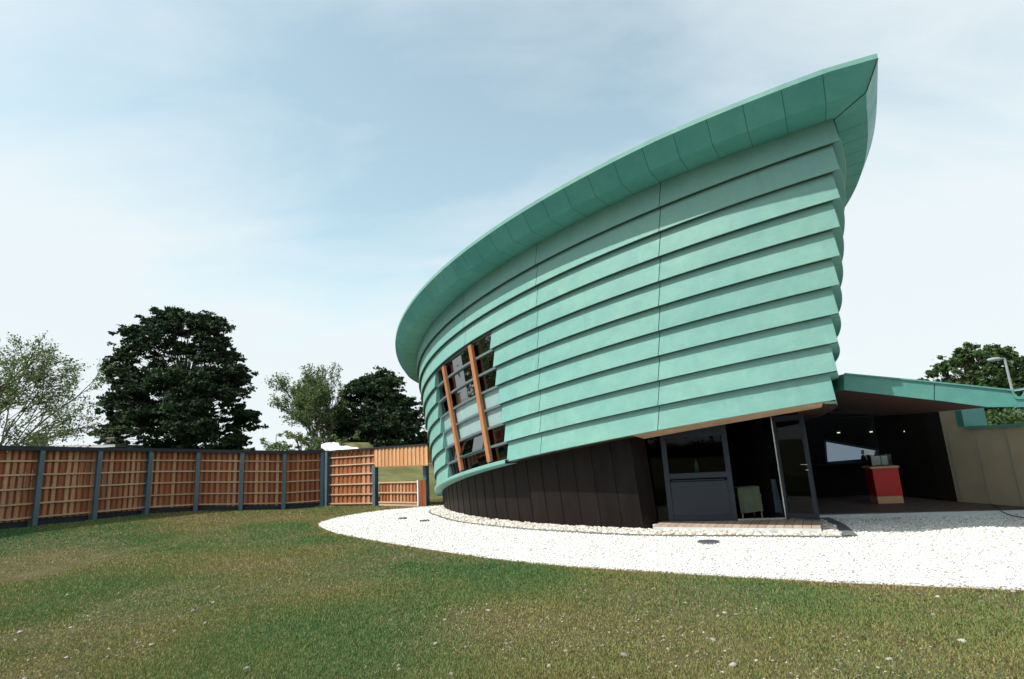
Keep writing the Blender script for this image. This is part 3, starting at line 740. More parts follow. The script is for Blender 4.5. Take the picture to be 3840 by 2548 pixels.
# pebbles on it
def stones(name, x, y, z, s, tint, mat, **mt):
    ph = (1+5**.5)/2
    iv = np.array([(-1, ph, 0), (1, ph, 0), (-1, -ph, 0), (1, -ph, 0), (0, -1, ph), (0, 1, ph), (0, -1, -ph), (0, 1, -ph), (ph, 0, -1), (ph, 0, 1), (-ph, 0, -1), (-ph, 0, 1)])/1.9
    fi = np.array([(0, 11, 5), (0, 5, 1), (0, 1, 7), (0, 7, 10), (0, 10, 11), (1, 5, 9), (5, 11, 4), (11, 10, 2), (10, 7, 6), (7, 1, 8), (3, 9, 4), (3, 4, 2), (3, 2, 6), (3, 6, 8), (3, 8, 9), (4, 9, 5), (2, 4, 11), (6, 2, 10), (8, 6, 7), (9, 8, 1)])
    n = len(x); vv = iv[None]*(1+.30*(rng.random((n, 12, 1))-.5)); sc = s[:, None]*np.stack([1+.5*rng.random(n), .8+.3*rng.random(n), .45+.35*rng.random(n)], 1)
    vv = vv*sc[:, None, :]; a = rng.random(n)*6.283; ca, sa = np.cos(a)[:, None], np.sin(a)[:, None]
    X = vv[..., 0]*ca-vv[..., 1]*sa; Y = vv[..., 0]*sa+vv[..., 1]*ca; Z = vv[..., 2]+X*(rng.random((n, 1))-.5)*.5
    P = np.stack([X+x[:, None], Y+y[:, None], Z+z[:, None]], -1).reshape(-1, 3)
    F = (fi[None]+12*np.arange(n)[:, None, None]).reshape(-1, 3)
    o = np_mesh(name, P, F, np.repeat(tint, 20), mat); meta(o, **mt); return o
def polar(n, r0_, r1_, a0, a1, power=1.):
    u = rng.random(n); r = r0_*(r1_/r0_)**u if power == 1 else (r0_**(1-power)+(r1_**(1-power)-r0_**(1-power))*u)**(1/(1-power))
    a = rng.uniform(a0, a1, n); return r*np.sin(a), r*np.cos(a), r
def stone_mat(name, stops):
    m = NT(name); m.base(m.ramp(m.attr(), stops)); m.set(.85, .2); return m.mat
x, y, r = polar(190000, 5.2, 23, R(-30), R(55))
HULL = np.array([skirt(t_, 0)[:2] for t_ in np.linspace(-2.238, -3.3, 20)]+[V(1, 26), V(9, 26), V(5.3, 11.6), V(5.42, 10.6), V(4.94, 9.67), V(2.47, 11.0)])
ok = inside(x, y, GPOLY) & ~inside(x, y, HULL) & (y < 21)
KER = catmull([(5.95, 11.5), (5.66, 10.45), (5.20, 9.30)], 6)+catmull([(5.10, 9.22), (3.6, 9.91), (2.12, 10.60), (.74, 11.70), (-.36, 12.80), (-1.63, 14.50), (-2.50, 16.50), (-2.82, 17.6), (-2.75, 18.8), (-2.3, 20)], 6)
KPOLY = np.array(KER+[V(1, 26), V(9, 26)])
ok &= ~inside(x, y, KPOLY) & ~((y > 11.62-(x-5.2)*.273) & (x > 5.1))
x, y, r = x[ok], y[ok], r[ok]
t_ = rng.random(len(x)); t_[rng.random(len(x)) < .10] *= .0
stones('gravel_pebbles', x, y, zt(x, y)+.020+.008*rng.random(len(x)), 0.0055+.006*rng.random(len(x))+.00045*r, t_, stone_mat('gravel stones', [(0, (.38, .37, .35)), (.05, (.62, .62, .60)), (1, (.84, .84, .82))]),
       label='loose white chippings covering the gravel bed', cat='gravel', kind='stuff')
# kerb and cobbles
def ribbon(name, pts, w, h, mat, label, cat):
    g = MB(); rows = [[], [], [], []]
    for i, p in enumerate(pts):
        t = np.array(pts[min(i+1, len(pts)-1)])-np.array(pts[max(i-1, 0)]); t = t/np.linalg.norm(t); n = V(-t[1], t[0]); z0 = float(zt(p[0], p[1]))
        a = np.array(p)-n*w/2; b = np.array(p)+n*w/2
        for k, (q, z) in enumerate(((a, 0), (a, h), (b, h), (b, 0))): rows[k].append(V(q[0], q[1], z0+z))
    g.grid(rows); o = g.build(name, mat); meta(o, label, cat); return o
kf = KER[:13]; kb = KER[13:]
ribbon('kerb', kb, .05, .045, M['kerb'], 'thin dark kerb edging the cobbles along the foot of the dark plinth', 'kerb')
ribbon('kerb', kf, .20, .04, M['kerb'], 'wide dark kerb curving from the deck corner towards the terrace', 'kerb')
n = 5200; u = rng.random(n); idx = (u*(len(kb)-2)).astype(int); fr_ = u*(len(kb)-2)-idx; kb_ = np.array(kb)
kx = kb_[idx, 0]*(1-fr_)+kb_[idx+1, 0]*fr_; ky = kb_[idx, 1]*(1-fr_)+kb_[idx+1, 1]*fr_
w_ = rng.random(n)*.75+.05; dx, dy = 4.0-kx, 17.0-ky; dl = np.hypot(dx, dy); x = kx+dx/dl*w_; y = ky+dy/dl*w_
ex = rng.uniform(4.9, 5.7, 900); ey = rng.uniform(9.3, 11.4, 900); x = np.concatenate([x, ex]); y = np.concatenate([y, ey])
ok = inside(x, y, KPOLY) & ~inside(x, y, HULL); x, y = x[ok], y[ok]
kc = np.array(kf); 
dmin = np.min(np.hypot(x[:, None]-kc[None, :, 0], y[:, None]-kc[None, :, 1]), 1); x, y = x[dmin > .14], y[dmin > .14]
stones('cobbles', x, y, zt(x, y)+.03+.02*rng.random(len(x)), .022+.026*rng.random(len(x)), rng.random(len(x)), stone_mat('cream cobbles', [(0, (.36, .31, .27)), (.5, (.55, .51, .46)), (1, (.72, .70, .67))]),
       label='cream cobbles between the dark kerb and the plinth', cat='cobbles', kind='stuff')
for (x_, y_, r_, dsc) in ((2.99, 9.47, .17, 'round grey drain cover in the gravel before the door deck'), (-3.32, 16.02, .13, 'grey drain cover in the gravel farthest from the dark plinth'), (-2.55, 15.07, .13, 'grey drain cover in the gravel beside the curved kerb')):
    d_ = empty('drain_cover', (x_, y_, .03), dsc, 'drain cover', 'drain covers in the white gravel')
    g = MB(); g.tube([V(x_, y_, .01), V(x_, y_, .046)], [r_, r_], 24); g.build('lid', M['kerb'], d_)
    g = MB()
    for i in range(-3, 4): g.box(V(x_+i*r_*.25, y_, .048), V(r_*.1, 0, 0), V(0, r_*1.3*math.sqrt(1-(i/4)**2), 0), V(0, 0, .006))
    g.build('grate', M['coping'], d_)
t = MB(); t.tube(catmull([V(9.2, 11.4, .13), V(8.95, 10.95, .12), V(8.75, 10.62, .08), V(8.66, 10.3, .045), V(8.62, 9.9, .045), V(8.75, 9.3, .045), V(9.3, 8.8, .045)], 5), [.008]*31, 6)
o = t.build('cable', M['cable']); meta(o, 'thin dark cable lying from the terrace over the white gravel', 'cable')

# grass blades
def grass_mat():
    m = NT('grass'); c = m.ramp(m.attr(), [(0, (.34, .255, .135)), (.25, (.26, .235, .088)), (.5, (.160, .215, .072)), (.78, (.092, .190, .066)), (1, (.062, .165, .062))])
    m.base(c); m.set(.7, .2); t = m.n('ShaderNodeBsdfTranslucent'); m.l(c, t.inputs[0]); x = m.n('ShaderNodeMixShader'); x.inputs[0].default_value = .25
    m.l(m.b.outputs[0], x.inputs[1]); m.l(t.outputs[0], x.inputs[2]); m.l(x.outputs[0], m.out.inputs[0]); return m.mat
def blades(n, r0_, r1_, a0, a1):
    x, y, r = polar(n, r0_, r1_, a0, a1)
    # gather into tufts
    x += .03*rng.normal(size=n); p = patch(x, y)+.10*(rng.random(n)-.5)
    ok = ~inside(x+.035*rng.normal(size=n), y+.045*rng.normal(size=n)+.02, GPOLY) & (rng.random(n) < np.clip((p-.34)/.22, .30, 1)) & (y > 1.2)
    fx = np.interp(y, [12.9, 14.6, 16.17, 17.68, 19.5, 20.79, 21.3, 22], [-14.45, -14.25, -13.86, -13.33, -12.86, -11.89, -10.4, -9.1])
    ok &= (x > fx+.05) & (y < 22.3) & ~((x > -7.7) & (y > 22.6+(x+7.7)*.75-.2*(x+7.7)))
    x, y, r, p = x[ok], y[ok], r[ok], p[ok]; n = len(x)
    w_ = (.0013+.00078*r)*(.7+.6*rng.random(n)); h = (.009+.018*rng.random(n))*(.65+.75*np.clip(p, 0, 1))*(1+.02*r); z = zt(x, y)
    a = rng.random(n)*6.283; c, s = np.cos(a), np.sin(a); le = h*(.2+.6*rng.random(n)); b = rng.random(n)*6.283
    P = np.zeros((n, 3, 3)); P[:, 0] = np.stack([x-c*w_, y-s*w_, z], 1); P[:, 1] = np.stack([x+c*w_, y+s*w_, z], 1)
    P[:, 2] = np.stack([x+np.cos(b)*le, y+np.sin(b)*le, z+h], 1)
    g2 = pnoise(x, y, .22, 9)*.6+pnoise(x, y, .8, 10)*.4
    t = np.clip(.31+.36*p+1.15*(g2-.45)+.34*(rng.random(n)-.5)+.30*np.exp(-((y-13.6-.6*np.sin(x*.7))/1.9)**2)-.16*np.clip((y-16.5)/1.5, 0, 1), 0, 1)
    dm = np.full(n, 9.)
    for q in GE:
        for f_ in (0., ): dm = np.minimum(dm, np.hypot(x-q[0], y-q[1]))
    t = np.clip(t-.45*np.exp(-(dm/.22)**2), 0, 1)
    t = np.where(rng.random(n) < .12, t*.3, t)
    return P.reshape(-1, 3), np.arange(3*n).reshape(n, 3), t
P, F, t = blades(1900000, 2.6, 24, R(-52), R(54))
o = np_mesh('grass', P, F, t, grass_mat()); meta(o, 'short patchy green and straw coloured lawn grass', 'grass', kind='stuff')
x, y, r = polar(15000, 2.8, 15, R(-50), R(52)); p = patch(x, y); ok = ~inside(x, y, GPOLY) & (rng.random(len(x)) < np.clip((.60-p)*4, .07, 1)*np.clip(1.15-y*.10-.07*x, .12, 1)) & (x > -12); x, y = x[ok], y[ok]
s = .005+.010*rng.random(len(x))**2+.020*(rng.random(len(x)) < .07)*rng.random(len(x))
stones('lawn_stones', x, y, zt(x, y)+s*.35, s, rng.random(len(x)), stone_mat('lawn stones', [(0, (.16, .14, .12)), (.6, (.27, .245, .22)), (1, (.42, .40, .37))]), label='small pale stones scattered through the bare lawn patches', cat='stones', kind='stuff')

# ================================================================== FENCE
posts = [V(-14.45, 12.9, 0), V(-14.25, 14.6, 0), V(-13.86, 16.17, 0), V(-13.33, 17.72, 0), V(-12.80, 19.40, 0), V(-11.83, 20.72, 0), V(-10.45, 21.30, 0), V(-9.13, 21.94, 0), V(-7.91, 22.62, 0)]
for p in posts: p[2] = float(zt(p[0], p[1]))
HF = 2.1
fence = empty('timber_fence', posts[4], 'tall curved larch board fence with blue grey steel posts and dark coping along the lawn', 'fence')
def frame2(a, b):
    d = b-a; d[2] = 0; d /= np.linalg.norm(d); n = V(d[1], -d[0], 0)
    return d, n           # n points to the camera side for left-to-right runs
def i_post(p, d, n, h, name='post', parent=None, wd=.13, dp=.18):
    g = MB(); c = up_(p, p[2]+h/2)+n*(dp/2-.02)
    g.box(c+n*dp/2, d*wd, n*.014, V(0, 0, h)); g.box(c-n*dp/2, d*wd, n*.014, V(0, 0, h)); g.box(c, d*.012, n*(dp-.014), V(0, 0, h))
    return g.build(name, M['steel'], parent)
def panel(a, b, h0a, h0b, h1, parent, rails, bw_=.118, gap=.07, name='board_panel', mat='fence', rn=None):
    """boards between posts a and b; board on board with rails on the camera side"""
    d, n = frame2(a.copy(), b.copy()); Lg = np.linalg.norm((b-a)[:2]); g = MB(); nb = max(2, round(Lg/bw_)); w_ = Lg/nb
    for i in range(nb):
        s = (i+.5)*w_; c = a+(b-a)*(s/Lg); zb = c[2]+h0a+(h0b-h0a)*s/Lg; front = i % 2
        q = up_(c, (zb+c[2]+h1)/2)+n*(-.045+.030*front)
        g.box(q, d*(w_*(1.08 if front else .96)), n*.021, V(0, 0, c[2]+h1-zb), np.clip((.42+.55*rng.random()) if front else (.02+.34*rng.random()), 0, 1))
    o = g.build(name, M[mat], parent)
    for hh in rails:
        g = MB()
        pa, pb = a+d*.03+V(0, 0, hh)+n*.01, b-d*.03+V(0, 0, hh)+n*.01
        g.bar(pa, pb, .045, .06, n, rng.random()); g.build('rail', M['rail'], o)
    return o
for i in range(len(posts)-1):
    a, b = posts[i], posts[i+1]; d, n = frame2(a.copy(), b.copy())
    panel(a, b, .20, .15, HF, fence, [.24, .62, 1.03, 1.42, 1.80], bw_=.092)
    gb = MB(); gb.bar(up_(a, a[2]+.10)-n*.05, up_(b, b[2]+.10)-n*.05, .20, .03, n, .2); gb.build('gravel_board', M['coping'], fence)
    cp_ = MB(); cp_.bar(up_(a, a[2]+HF+.045)-d*.01, up_(b, b[2]+HF+.045)+d*.01, .34, .12, V(0, 0, 1)); cp_.build('coping', M['coping'], fence)
for i, p in enumerate(posts):
    d, n = frame2(posts[max(i-1, 0)].copy(), posts[min(i+1, len(posts)-1)].copy()); i_post(p, d, n, HF, 'post', fence)
# the straight length with the high boarded beam and low screen
q0, q1, q2 = V(-7.60, 22.60, 0), V(-5.40, 21.42, 0), V(-3.05, 19.50, 0)
gate = empty('timber_gateway', q1, 'straight larch fence length with a high boarded beam over an opening', 'gateway')
d, n = frame2(q0.copy(), q1.copy())
panel(q0, q1, .04, .04, HF+.0, gate, [.10, .44, .82, 1.20, 1.56, 1.86])
panel(posts[-1], q0, .1, .1, HF, gate, [.3, .9, 1.5], bw_=.15)
i_post(q0, d, n, HF, 'post', gate); i_post(q1, d, n, HF-.6, 'post', gate)
d2, n2 = frame2(q1.copy(), q2.copy())
ztop0 = nearY(1406, 1684, 21.42)[2]; zbot0 = nearY(1406, 1750, 21.42)[2]; ztop1 = nearY(1640, 1668, 19.45)[2]; zbot1 = nearY(1640, 1742, 19.45)[2]
g = MB(); Lb = np.linalg.norm((q2-q1)[:2]); nb = 28
for i in range(nb):
    s = (i+.5)/nb; c = q1+(q2-q1)*s; zt_, zb_ = ztop0+(ztop1-ztop0)*s, zbot0+(zbot1-zbot0)*s; fnt = i % 2
    g.box(up_(c, (zt_+zb_)/2)+n2*(.10+.022*fnt), d2*(Lb/nb*(.93 if fnt else .9)), n2*.022, V(0, 0, zt_-zb_), np.clip(.25+.6*fnt*(.5+.5*rng.random())+.3*(rng.random()-.3), 0, 1))
g.box(up_((q1+q2)/2, (ztop0+ztop1+zbot0+zbot1)/4)-n2*.03, (q2-q1), n2*.16, V(0, 0, (ztop0-zbot0)*.85), .1)
g.build('beam_boards', M['bridge'], gate)
g = MB(); g.bar(up_(q0, HF+.03)-d*.1, up_(q1, ztop0+.03), .26, .05, V(0, 0, 1)); g.bar(up_(q1, ztop0+.03), up_(q2, ztop1+.03)+n2*0, .34, .05, V(0, 0, 1)); g.bar(up_(posts[-1], HF+.03), up_(q0, HF+.03), .26, .05, V(0, 0, 1))
g.build('coping', M['coping'], gate)
g = MB(); g.bar(up_(q1, zbot0-.012)+n2*.04, up_(q2, zbot1-.012)+n2*.04, .18, .03, V(0, 0, 1)); g.build('beam_trim', M['fin'], gate)
s0, s1 = q1+d2*.12, q1+(q2-q1)*.795
low = empty('low_screen', s1, 'low larch board screen standing in the opening under the boarded beam', 'screen')
panel(s0, s1, .12, .12, .86, low, [.14, .48, .84], bw_=.095)
g = MB(); g.bar(s0+V(0, 0, .06), s1+V(0, 0, .06), .1, .03, n2); g.build('base_board', M['rail'], low)
g = MB(); g.bar(s1+V(0, 0, .02)+n2*.05, s1+V(0, 0, .90)+n2*.05, .05, .05, n2); g.build('end_strip', M['white'], low)
g = MB()
for i in range(5): g.box(s1+d2*(.055+.075*i)+n2*(.03)+V(0, 0, .46), d2*.066, n2*.022, V(0, 0, .88), .1+.2*rng.random())
g.build('end_boards', M['fence'], low)
pp_ = q1+(q2-q1)*.845
i_post(pp_-n2*.25, d2, n2, zbot0-.02, 'post', gate, .14, .14)

# ================================================================== MOUND behind the fence
def mound_mat():
    m = NT('mound grass'); v = m.coord('Object', (1, 1, 1)); a = m.noise(1.1, 5, v); b = m.noise(26, 5, v)
    c = m.ramp(a, [(.3, (.11, .125, .048)), (.55, (.165, .160, .072)), (.75, (.22, .195, .11))]); c = m.mix(m.ramp(b, [(.35, (.4,)*3), (.6, (0, 0, 0))]), c, (.07, .09, .03))
    m.base(c); m.set(.95, .05); m.bump(b, .8, .05); return m.mat
MM = mound_mat(); cx_, cy_ = -9.3, 31.0
prof = [(0, 2.72), (.95, 2.66), (1.75, 1.95), (2.6, 1.88), (3.75, 1.27), (4.15, 1.24), (4.7, .99), (5.6, .96), (6.4, .66), (7.4, .60), (8.3, .12), (8.8, -.08)]
fine = [];
for (ra, za), (rb, zb) in zip(prof[:-1], prof[1:]):
    for t in np.linspace(0, 1, 4, endpoint=False): fine.append((ra+(rb-ra)*t, za+(zb-za)*t))
fine.append(prof[-1]); g = MB(); rows = []
for (r_, z_) in fine:
    ox_ = 1.6*min(1, max(0, (r_-5.6)/1.5)); rows.append([V(cx_+ox_+(r_+.10*math.sin(5*a+z_*3))*math.cos(a), cy_+(r_+.10*math.sin(4*a))*math.sin(a), z_+.03*math.sin(7*a+r_*2)) for a in np.linspace(0, 2*math.pi, 73)])
g.grid(rows); o = g.build('grass_mound', MM, smooth=True); meta(o, 'stepped grass mound rising behind the timber gateway', 'mound', kind='structure')
pts = [(1204, 1668), (1222, 1661), (1250, 1659), (1290, 1664), (1325, 1673), (1356, 1686), (1320, 1690), (1268, 1686), (1240, 1692), (1222, 1681)]
yy = [29.0, 29.6, 30.2, 30.3, 30.1, 29.6, 29.2, 28.9, 28.7, 28.7]
top3 = [nearY(px, py, y_) for (px, py), y_ in zip(pts, yy)]
g = MB(); g.prism(top3, V(0, 0, -.14)); o = g.build('mound_path', simple('white path chippings', (.80, .80, .78), .9, .1)); meta(o, 'white curved path end on top of the grass mound showing over the fence', 'path', kind='structure')

# ================================================================== TREES
LEAF_D = leaf('sycamore leaves', [(0, (.010, .022, .010)), (.5, (.022, .048, .018)), (1, (.045, .088, .030))], .15, .85)
LEAF_M = leaf('mid green leaves', [(0, (.025, .05, .014)), (.5, (.05, .10, .028)), (1, (.085, .15, .045))], .3)
LEAF_L = leaf('light olive leaves', [(0, (.07, .12, .035)), (.5, (.12, .19, .06)), (1, (.19, .26, .10))], .35)
def leaf_arrays(C, size, upb=.35):
    n = len(C); a = rng.normal(size=(n, 3)); a /= np.linalg.norm(a, axis=1)[:, None]; nr = rng.normal(size=(n, 3)); nr[:, 2] += upb*2; nr /= np.linalg.norm(nr, axis=1)[:, None]
    u = np.cross(nr, a); u /= np.linalg.norm(u, axis=1)[:, None]+1e-9; v = np.cross(nr, u); s = size*(.6+.8*rng.random(n))[:, None]
    P = np.stack([C-u*s, C+v*s*.62, C+u*s*1.1, C-v*s*.62+nr*s*.2], 1)
    return P.reshape(-1, 3), np.arange(4*n).reshape(n, 4), np.clip(.5+.28*rng.normal(size=n), 0, 1)
def build_tree(label, base, H, clumps, leaf_m, lsize, nleaf, trunk_r=.3, cs=(.9, .4), name='tree', stems=1, limb=.03, group='trees standing beyond the fence and wing'):
    t = empty(name, base, label, 'tree', group); g = MB(); base = np.array(base, float)
    top = base+V(0, 0, H*.86)
    tp = [base+(top-base)*s+V(math.sin(s*5)*.14, math.cos(s*4)*.12, 0)*H*.06 for s in np.linspace(0, 1, 9)]
    g.tube(tp, [trunk_r*(1-s)**.8+.03 for s in np.linspace(0, 1, 9)], 8)
    CC = []
    for c, rx, rz in clumps:
        c = np.array(c, float); s = np.clip((c[2]-base[2])/H*.72+.02*rng.normal(), .12, .84); st = tp[0]+(tp[-1]-tp[0])*s
        i_ = s*8; st = tp[int(i_)]*(1-i_ % 1)+tp[min(8, int(i_)+1)]*(i_ % 1)
        mid = st*.45+c*.55+V(*(rng.normal(size=3)*.10*np.linalg.norm(c-st)*.5))+V(0, 0, .08*np.linalg.norm(c-st))
        L_ = np.linalg.norm(c-st); g.tube([st, (st+mid)/2, mid, c], [limb*L_**.7+.01, limb*L_**.7*.8+.01, limb*L_**.7*.5+.008, .008], 5)
        n = max(8, int(nleaf*(rx*rx*rz)/(cs[0]**2*cs[1])))
        k = max(3, int(n/26)); sub = rng.normal(size=(k, 3))*V(rx*.58, rx*.58, rz*.55); sub[:, 2] -= .25*np.hypot(sub[:, 0], sub[:, 1])*rz/rx
        for q in sub[:min(k, 7)]: g.tube([c, c+q*.6, c+q], [.012, .008, .004], 3)
        w_ = rng.integers(0, k, n); q = c+sub[w_]+rng.normal(size=(n, 3))*V(rx*.17, rx*.17, rz*.16)
        CC.append(q)
    P, F, ti = leaf_arrays(np.concatenate(CC), lsize)
    g.build('trunk', M['bark'], t); np_mesh('crown', P, F, ti, leaf_m, t); return t
def sil_clumps(y0, left, right, n, rx, rz, dy=.45, hole=0.):
    """clumps filling a crown whose half width by height follows the real tree's outline"""
    out = []; ysl = sorted(left); px_m = 2072/y0; ins = rx*px_m*.32
    for i in range(n):
        py = rng.uniform(ysl[0][0]+rz*px_m*.7, ysl[-1][0]); l = np.interp(py, [q[0] for q in ysl], [q[1] for q in ysl]); r_ = np.interp(py, [q[0] for q in right], [q[1] for q in right])
        l, r_ = l+ins, r_-ins
        u = rng.random(); u = .5+(u-.5)*1.0; e = abs(u-.5)*2
        if rng.random() < .35: u = .5+.5*math.copysign(rng.uniform(.82, 1.0), u-.5); e = abs(u-.5)*2
        c = nearY(l+(r_-l)*u, py, y0); wd = (r_-l)/2072*y0/2; dep = math.sqrt(max(0, 1-e*e))*wd*rng.uniform(-1, 1)*dy*2
        c = EYE+(c-EYE)*(1+dep/y0); s = rng.uniform(.65, 1.25)*(1-.25*e); out.append((c, rx*s, rz*s))
    return out
# big dark sycamore
yT = 38.
Lf = [(1160, 600), (1180, 590), (1200, 560), (1235, 480), (1262, 450), (1300, 480), (1330, 445), (1380, 400), (1400, 378), (1440, 440), (1480, 425), (1520, 400), (1560, 405), (1600, 395), (1625, 370), (1660, 400), (1720, 420)]
Rt = [(1160, 640), (1180, 770), (1200, 820), (1220, 850), (1260, 845), (1300, 860), (1340, 880), (1385, 930), (1420, 915), (1440, 860), (1480, 880), (1540, 930), (1585, 985), (1620, 935), (1660, 930), (1720, 900)]
b = nearY(680, 1760, yT); b[2] = 0
Ht = nearY(690, 1165, yT)[2]
build_tree('large dark green sycamore standing alone behind the curved fence', b, Ht, sil_clumps(yT, Lf, Rt, 340, .82, .38)+[(b+V(rng.uniform(-2.6, 2.6), rng.normal()*1.2, rng.uniform(.2, .62)*Ht), 1.0, .6) for _ in range(15)], LEAF_D, .11, 560, .20, name='sycamore_tree', limb=.005)
# dark rounded tree by the gateway
yT = 36.
Lf = [(1395, 1420), (1440, 1325), (1480, 1300), (1530, 1260), (1590, 1225), (1640, 1220), (1710, 1240)]; Rt = [(1395, 1440), (1420, 1500), (1480, 1490), (1500, 1535), (1545, 1560), (1600, 1600), (1640, 1625), (1710, 1640)]
b = nearY(1430, 1770, yT); b[2] = 0; Ht = nearY(1430, 1395, yT)[2]
build_tree('dark rounded sycamore behind the boarded beam of the gateway', b, Ht, sil_clumps(yT, Lf, Rt, 290, .70, .36)+[(b+V(rng.uniform(-1.7, 1.7), rng.normal()*1.0, rng.uniform(.2, .6)*Ht), 1.0, .7) for _ in range(20)], LEAF_D, .10, 480, .16, name='sycamore_tree', limb=.005)
# tree over the canopy on the right
yT = 25.
Lf = [(1290, 3620), (1320, 3600), (1370, 3520), (1400, 3470), (1430, 3455), (1480, 3480), (1560, 3500), (1640, 3520)]; Rt = [(1290, 3700), (1300, 3760), (1330, 3800), (1370, 3830), (1420, 3870), (1480, 3900), (1560, 3920), (1640, 3900)]
b = nearY(3690, 1700, yT); b[2] = 0; Ht = nearY(3680, 1290, yT)[2]
build_tree('broad mid green tree rising above the teal canopy edge', b, Ht, sil_clumps(yT, Lf, Rt, 190, .46, .28)+[(b+V(rng.uniform(-1, 1), rng.normal()*.8, rng.uniform(.35, .66)*Ht), .8, .5) for _ in range(14)], LEAF_M, .080, 300, .10, cs=(.6, .3), name='leafy_tree', limb=.005)
b = nearY(3960, 1700, 30.); b[2] = 0
build_tree('dark green tree cut by the right edge of the picture', b, 5.2, [(b+V(rng.normal()*1.3, rng.normal()*1.2, rng.uniform(2, 5)), .55*rng.uniform(.7, 1.2), .3) for _ in range(50)], LEAF_D, .09, 230, .2, cs=(.6, .3), name='leafy_tree')
# bushes
for (px, py, y_, w_, h_, dsc) in ((1130, 1690, 30., 1.8, 3.25, 'light green bush peeping over the fence below the slender tree'), (1035, 1700, 33., 1.3, 2.9, 'low pale bush over the fence left of the slender tree'), (1200, 1690, 32., 1.2, 3.5, 'small olive bush over the fence left of the white mound path')):
    b = nearY(px, py+60, y_); b[2] = 0
    build_tree(dsc, b, h_, [(b+V(rng.normal()*w_*.6, rng.normal()*w_*.4, rng.uniform(.45, 1.0)*h_), .42, .3) for _ in range(26)], LEAF_L, .06, 150, .06, cs=(.5, .3), name='bush', group='light bushes behind the fence')
def branch_tree(label, base, dirs, L0, r0_, levels, leaf_m, lsize, nl, name, spread=.55, group='trees standing beyond the fence and wing', upw=.25, start_leaf=2, seed=3, ratio=.74):
    rg = np.random.default_rng(seed); t = empty(name, base, label, 'tree', group); g = MB(); C = []
    def rec(p, d, L_, r_, lv):
        n = 4; pts = [p]; q = p.copy(); dd = d.copy()
        for i in range(n):
            dd = dd+rg.normal(size=3)*.10+V(0, 0, upw*.12); dd /= np.linalg.norm(dd); q = q+dd*L_/n; pts.append(q.copy())
        g.tube(pts, list(np.linspace(r_, r_*.62, n+1)), 6 if lv > 3 else 3)
        if lv <= start_leaf:
            m_ = int(nl*(1 if lv == 0 else .55)); k = rg.integers(1, n+1, m_); C.append(np.array([pts[i] for i in k])+rg.normal(size=(m_, 3))*(.05+.07*L_))
        if lv == 0: return
        for i in range(rg.integers(2, 4) if lv > 1 else 3):
            ax = rg.normal(size=3); ax -= ax@dd*dd; ax /= np.linalg.norm(ax); nd = dd+ax*spread*rg.uniform(.6, 1.35); nd /= np.linalg.norm(nd)
            rec(pts[rg.integers(2, n+1)], nd, L_*ratio*rg.uniform(.8, 1.15), r_*.6, lv-1)
        rec(pts[-1], dd, L_*ratio, r_*.62, lv-1)
    for d in dirs:
        d = np.array(d, float); rec(np.array(base, float), d/np.linalg.norm(d), L0, r0_, levels)
    P, F, ti = leaf_arrays(np.concatenate(C), lsize, .1)
    g.build('trunk', M['bark'], t); np_mesh('crown', P, F, ti, leaf_m, t); return t
b = nearY(-290, 1780, 24.); b[2] = 0.3
branch_tree('sparse leafed spreading tree at the left edge above the fence', b, [(.62, .1, 1.0), (.3, -.2, 1.3), (.80, .3, .75), (-.1, .3, 1.2), (.85, -.4, .50)], 3.55, .10, 5, LEAF_L, .052, 6, 'spreading_tree', .55, seed=5, ratio=.66, upw=-.1)
b = nearY(1240, 1770, 34.); b[2] = 0
branch_tree('slender light green tree with open branches left of the dark rounded sycamore', b, [(-.30, 0, 1.7), (.06, .1, 1.9), (.26, 0, 1.9), (-.1, -.2, 1.7)], 2.9, .08, 5, LEAF_L, .055, 6, 'slender_tree', .31, seed=11, ratio=.66)
b = V(14.5, 16, 0); hg = empty('hedge', b, 'dark clipped hedge seen in the gap between the teal canopy and the side wall', 'hedge')
g = MB()
for i in range(9): g.tube([V(11.5+i*.9, 16, 0), V(11.5+i*.9+.1, 16.1, 1.2)], [.04, .02], 5)
g.build('stems', M['bark'], hg)
C = np.stack([rng.uniform(11, 20, 26000), 16+rng.normal(size=26000)*.35, rng.uniform(.1, 1.98, 26000)+.06*rng.normal(size=26000)], 1)
P, F, ti = leaf_arrays(C, .055); np_mesh('foliage', P, F, ti, LEAF_M, hg)
# woodland mass across the lawn behind the viewpoint: it is what the door glass mirrors
C = np.concatenate([V(x_, -50+3*rng.normal(), 0)+rng.normal(size=(300, 3))*V(1.5, 1.2, .45)+V(0, 0, rng.uniform(.3, 1.6)) for x_ in np.arange(-50, 60, 1.4)]+[V(-41-13*rng.random()-t_*.2, 40-t_, 0)+rng.normal(size=(300, 3))*V(1.6, 1.6, 1.2)+V(0, 0, rng.uniform(1, 9)) for t_ in np.arange(0, 40, .35)])
P, F, ti = leaf_arrays(C, .30); o = np_mesh('woodland', P, F, ti, LEAF_D); meta(o, 'dark belt of woodland far across the lawn', 'woodland', kind='stuff')

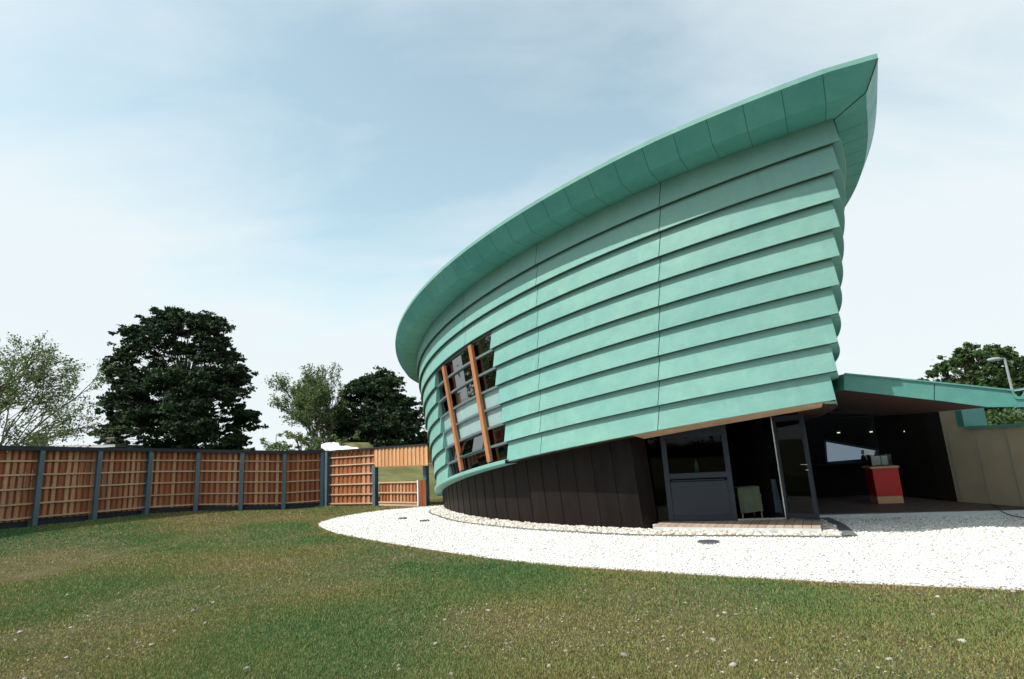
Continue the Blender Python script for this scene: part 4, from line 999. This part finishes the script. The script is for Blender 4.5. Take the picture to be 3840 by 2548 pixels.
# ================================================================== far house, lamps
hs = empty('low_house', nearY(250, 1700, 36.), 'long low house with pale flat roof edge behind the left end of the fence', 'house')
a, b_ = nearY(-260, 1612, 36.), nearY(448, 1669, 36.); 
g = MB(); g.prism([V(a[0], 36, 0), V(b_[0]-.25, 36, 0), V(b_[0]-.25, 36, b_[2]-.12), V(a[0], 36, b_[2]-.12)], V(0, 7, 0)); g.build('wall', simple('pale harled wall', (.42, .40, .36), .9, .1), hs)
g = MB(); g.prism([V(a[0]-.3, 35.6, b_[2]-.12), V(b_[0], 35.6, b_[2]-.12), V(b_[0], 35.6, b_[2]+.02), V(a[0]-.3, 39, b_[2]+.62)], V(0, 8, 0)); ro = g.build('roof', simple('light grey roof', (.40, .40, .41), .8, .2), hs)
for (px, w_) in ((148, .55), (424, .5)):
    q = nearY(px, 1650, 37.); g = MB(); zt2 = nearY(px, 1630 if px < 200 else 1645, 37.)[2]; g.box(V(q[0], 37, zt2/2+.6), V(w_, 0, 0), V(0, .5, 0), V(0, 0, zt2-1.2)); g.box(V(q[0], 37, zt2+.03), V(w_+.12, 0, 0), V(0, .62, 0), V(0, 0, .08)); g.build('chimney', simple('brown harled chimney', (.25, .22, .19), .9), ro)
    
def street_lamp(label, foot, topp, headv, r_):
    s = empty('street_lamp', foot, label, 'street lamp'); g = MB(); g.tube([foot, foot+(topp-foot)*.3, topp], [r_*1.25, r_, r_*.75], 10); g.build('pole', M['steel_l'], s)
    h = headv; hl = np.linalg.norm(h); hn = h/hl; c = np.cross(hn, V(0, 0, 1)); g = MB()
    g.tube([topp, topp+h*.25, topp+h*.32, topp+h*.7, topp+h], [r_*.55, r_*.6, r_*1.3, r_*1.5, r_*.8], 10); g.build('lamp_head', M['steel_l'], s, smooth=True)
M['steel_l'] = simple('pale galvanised steel', (.26, .30, .32), .45, .5, var=.06)
tp_ = nearY(3767, 1345, 18.); street_lamp('tall grey street lamp leaning over the canopy before the leafy tree', V(tp_[0], 18, 0), tp_, V(-.56, 0, -.02), .045)
tp_ = nearY(1036, 1630, 60.); street_lamp('tiny distant street lamp over the fence beside the large sycamore', V(tp_[0], 60, 0), tp_, V(.55, 0, .03), .05)
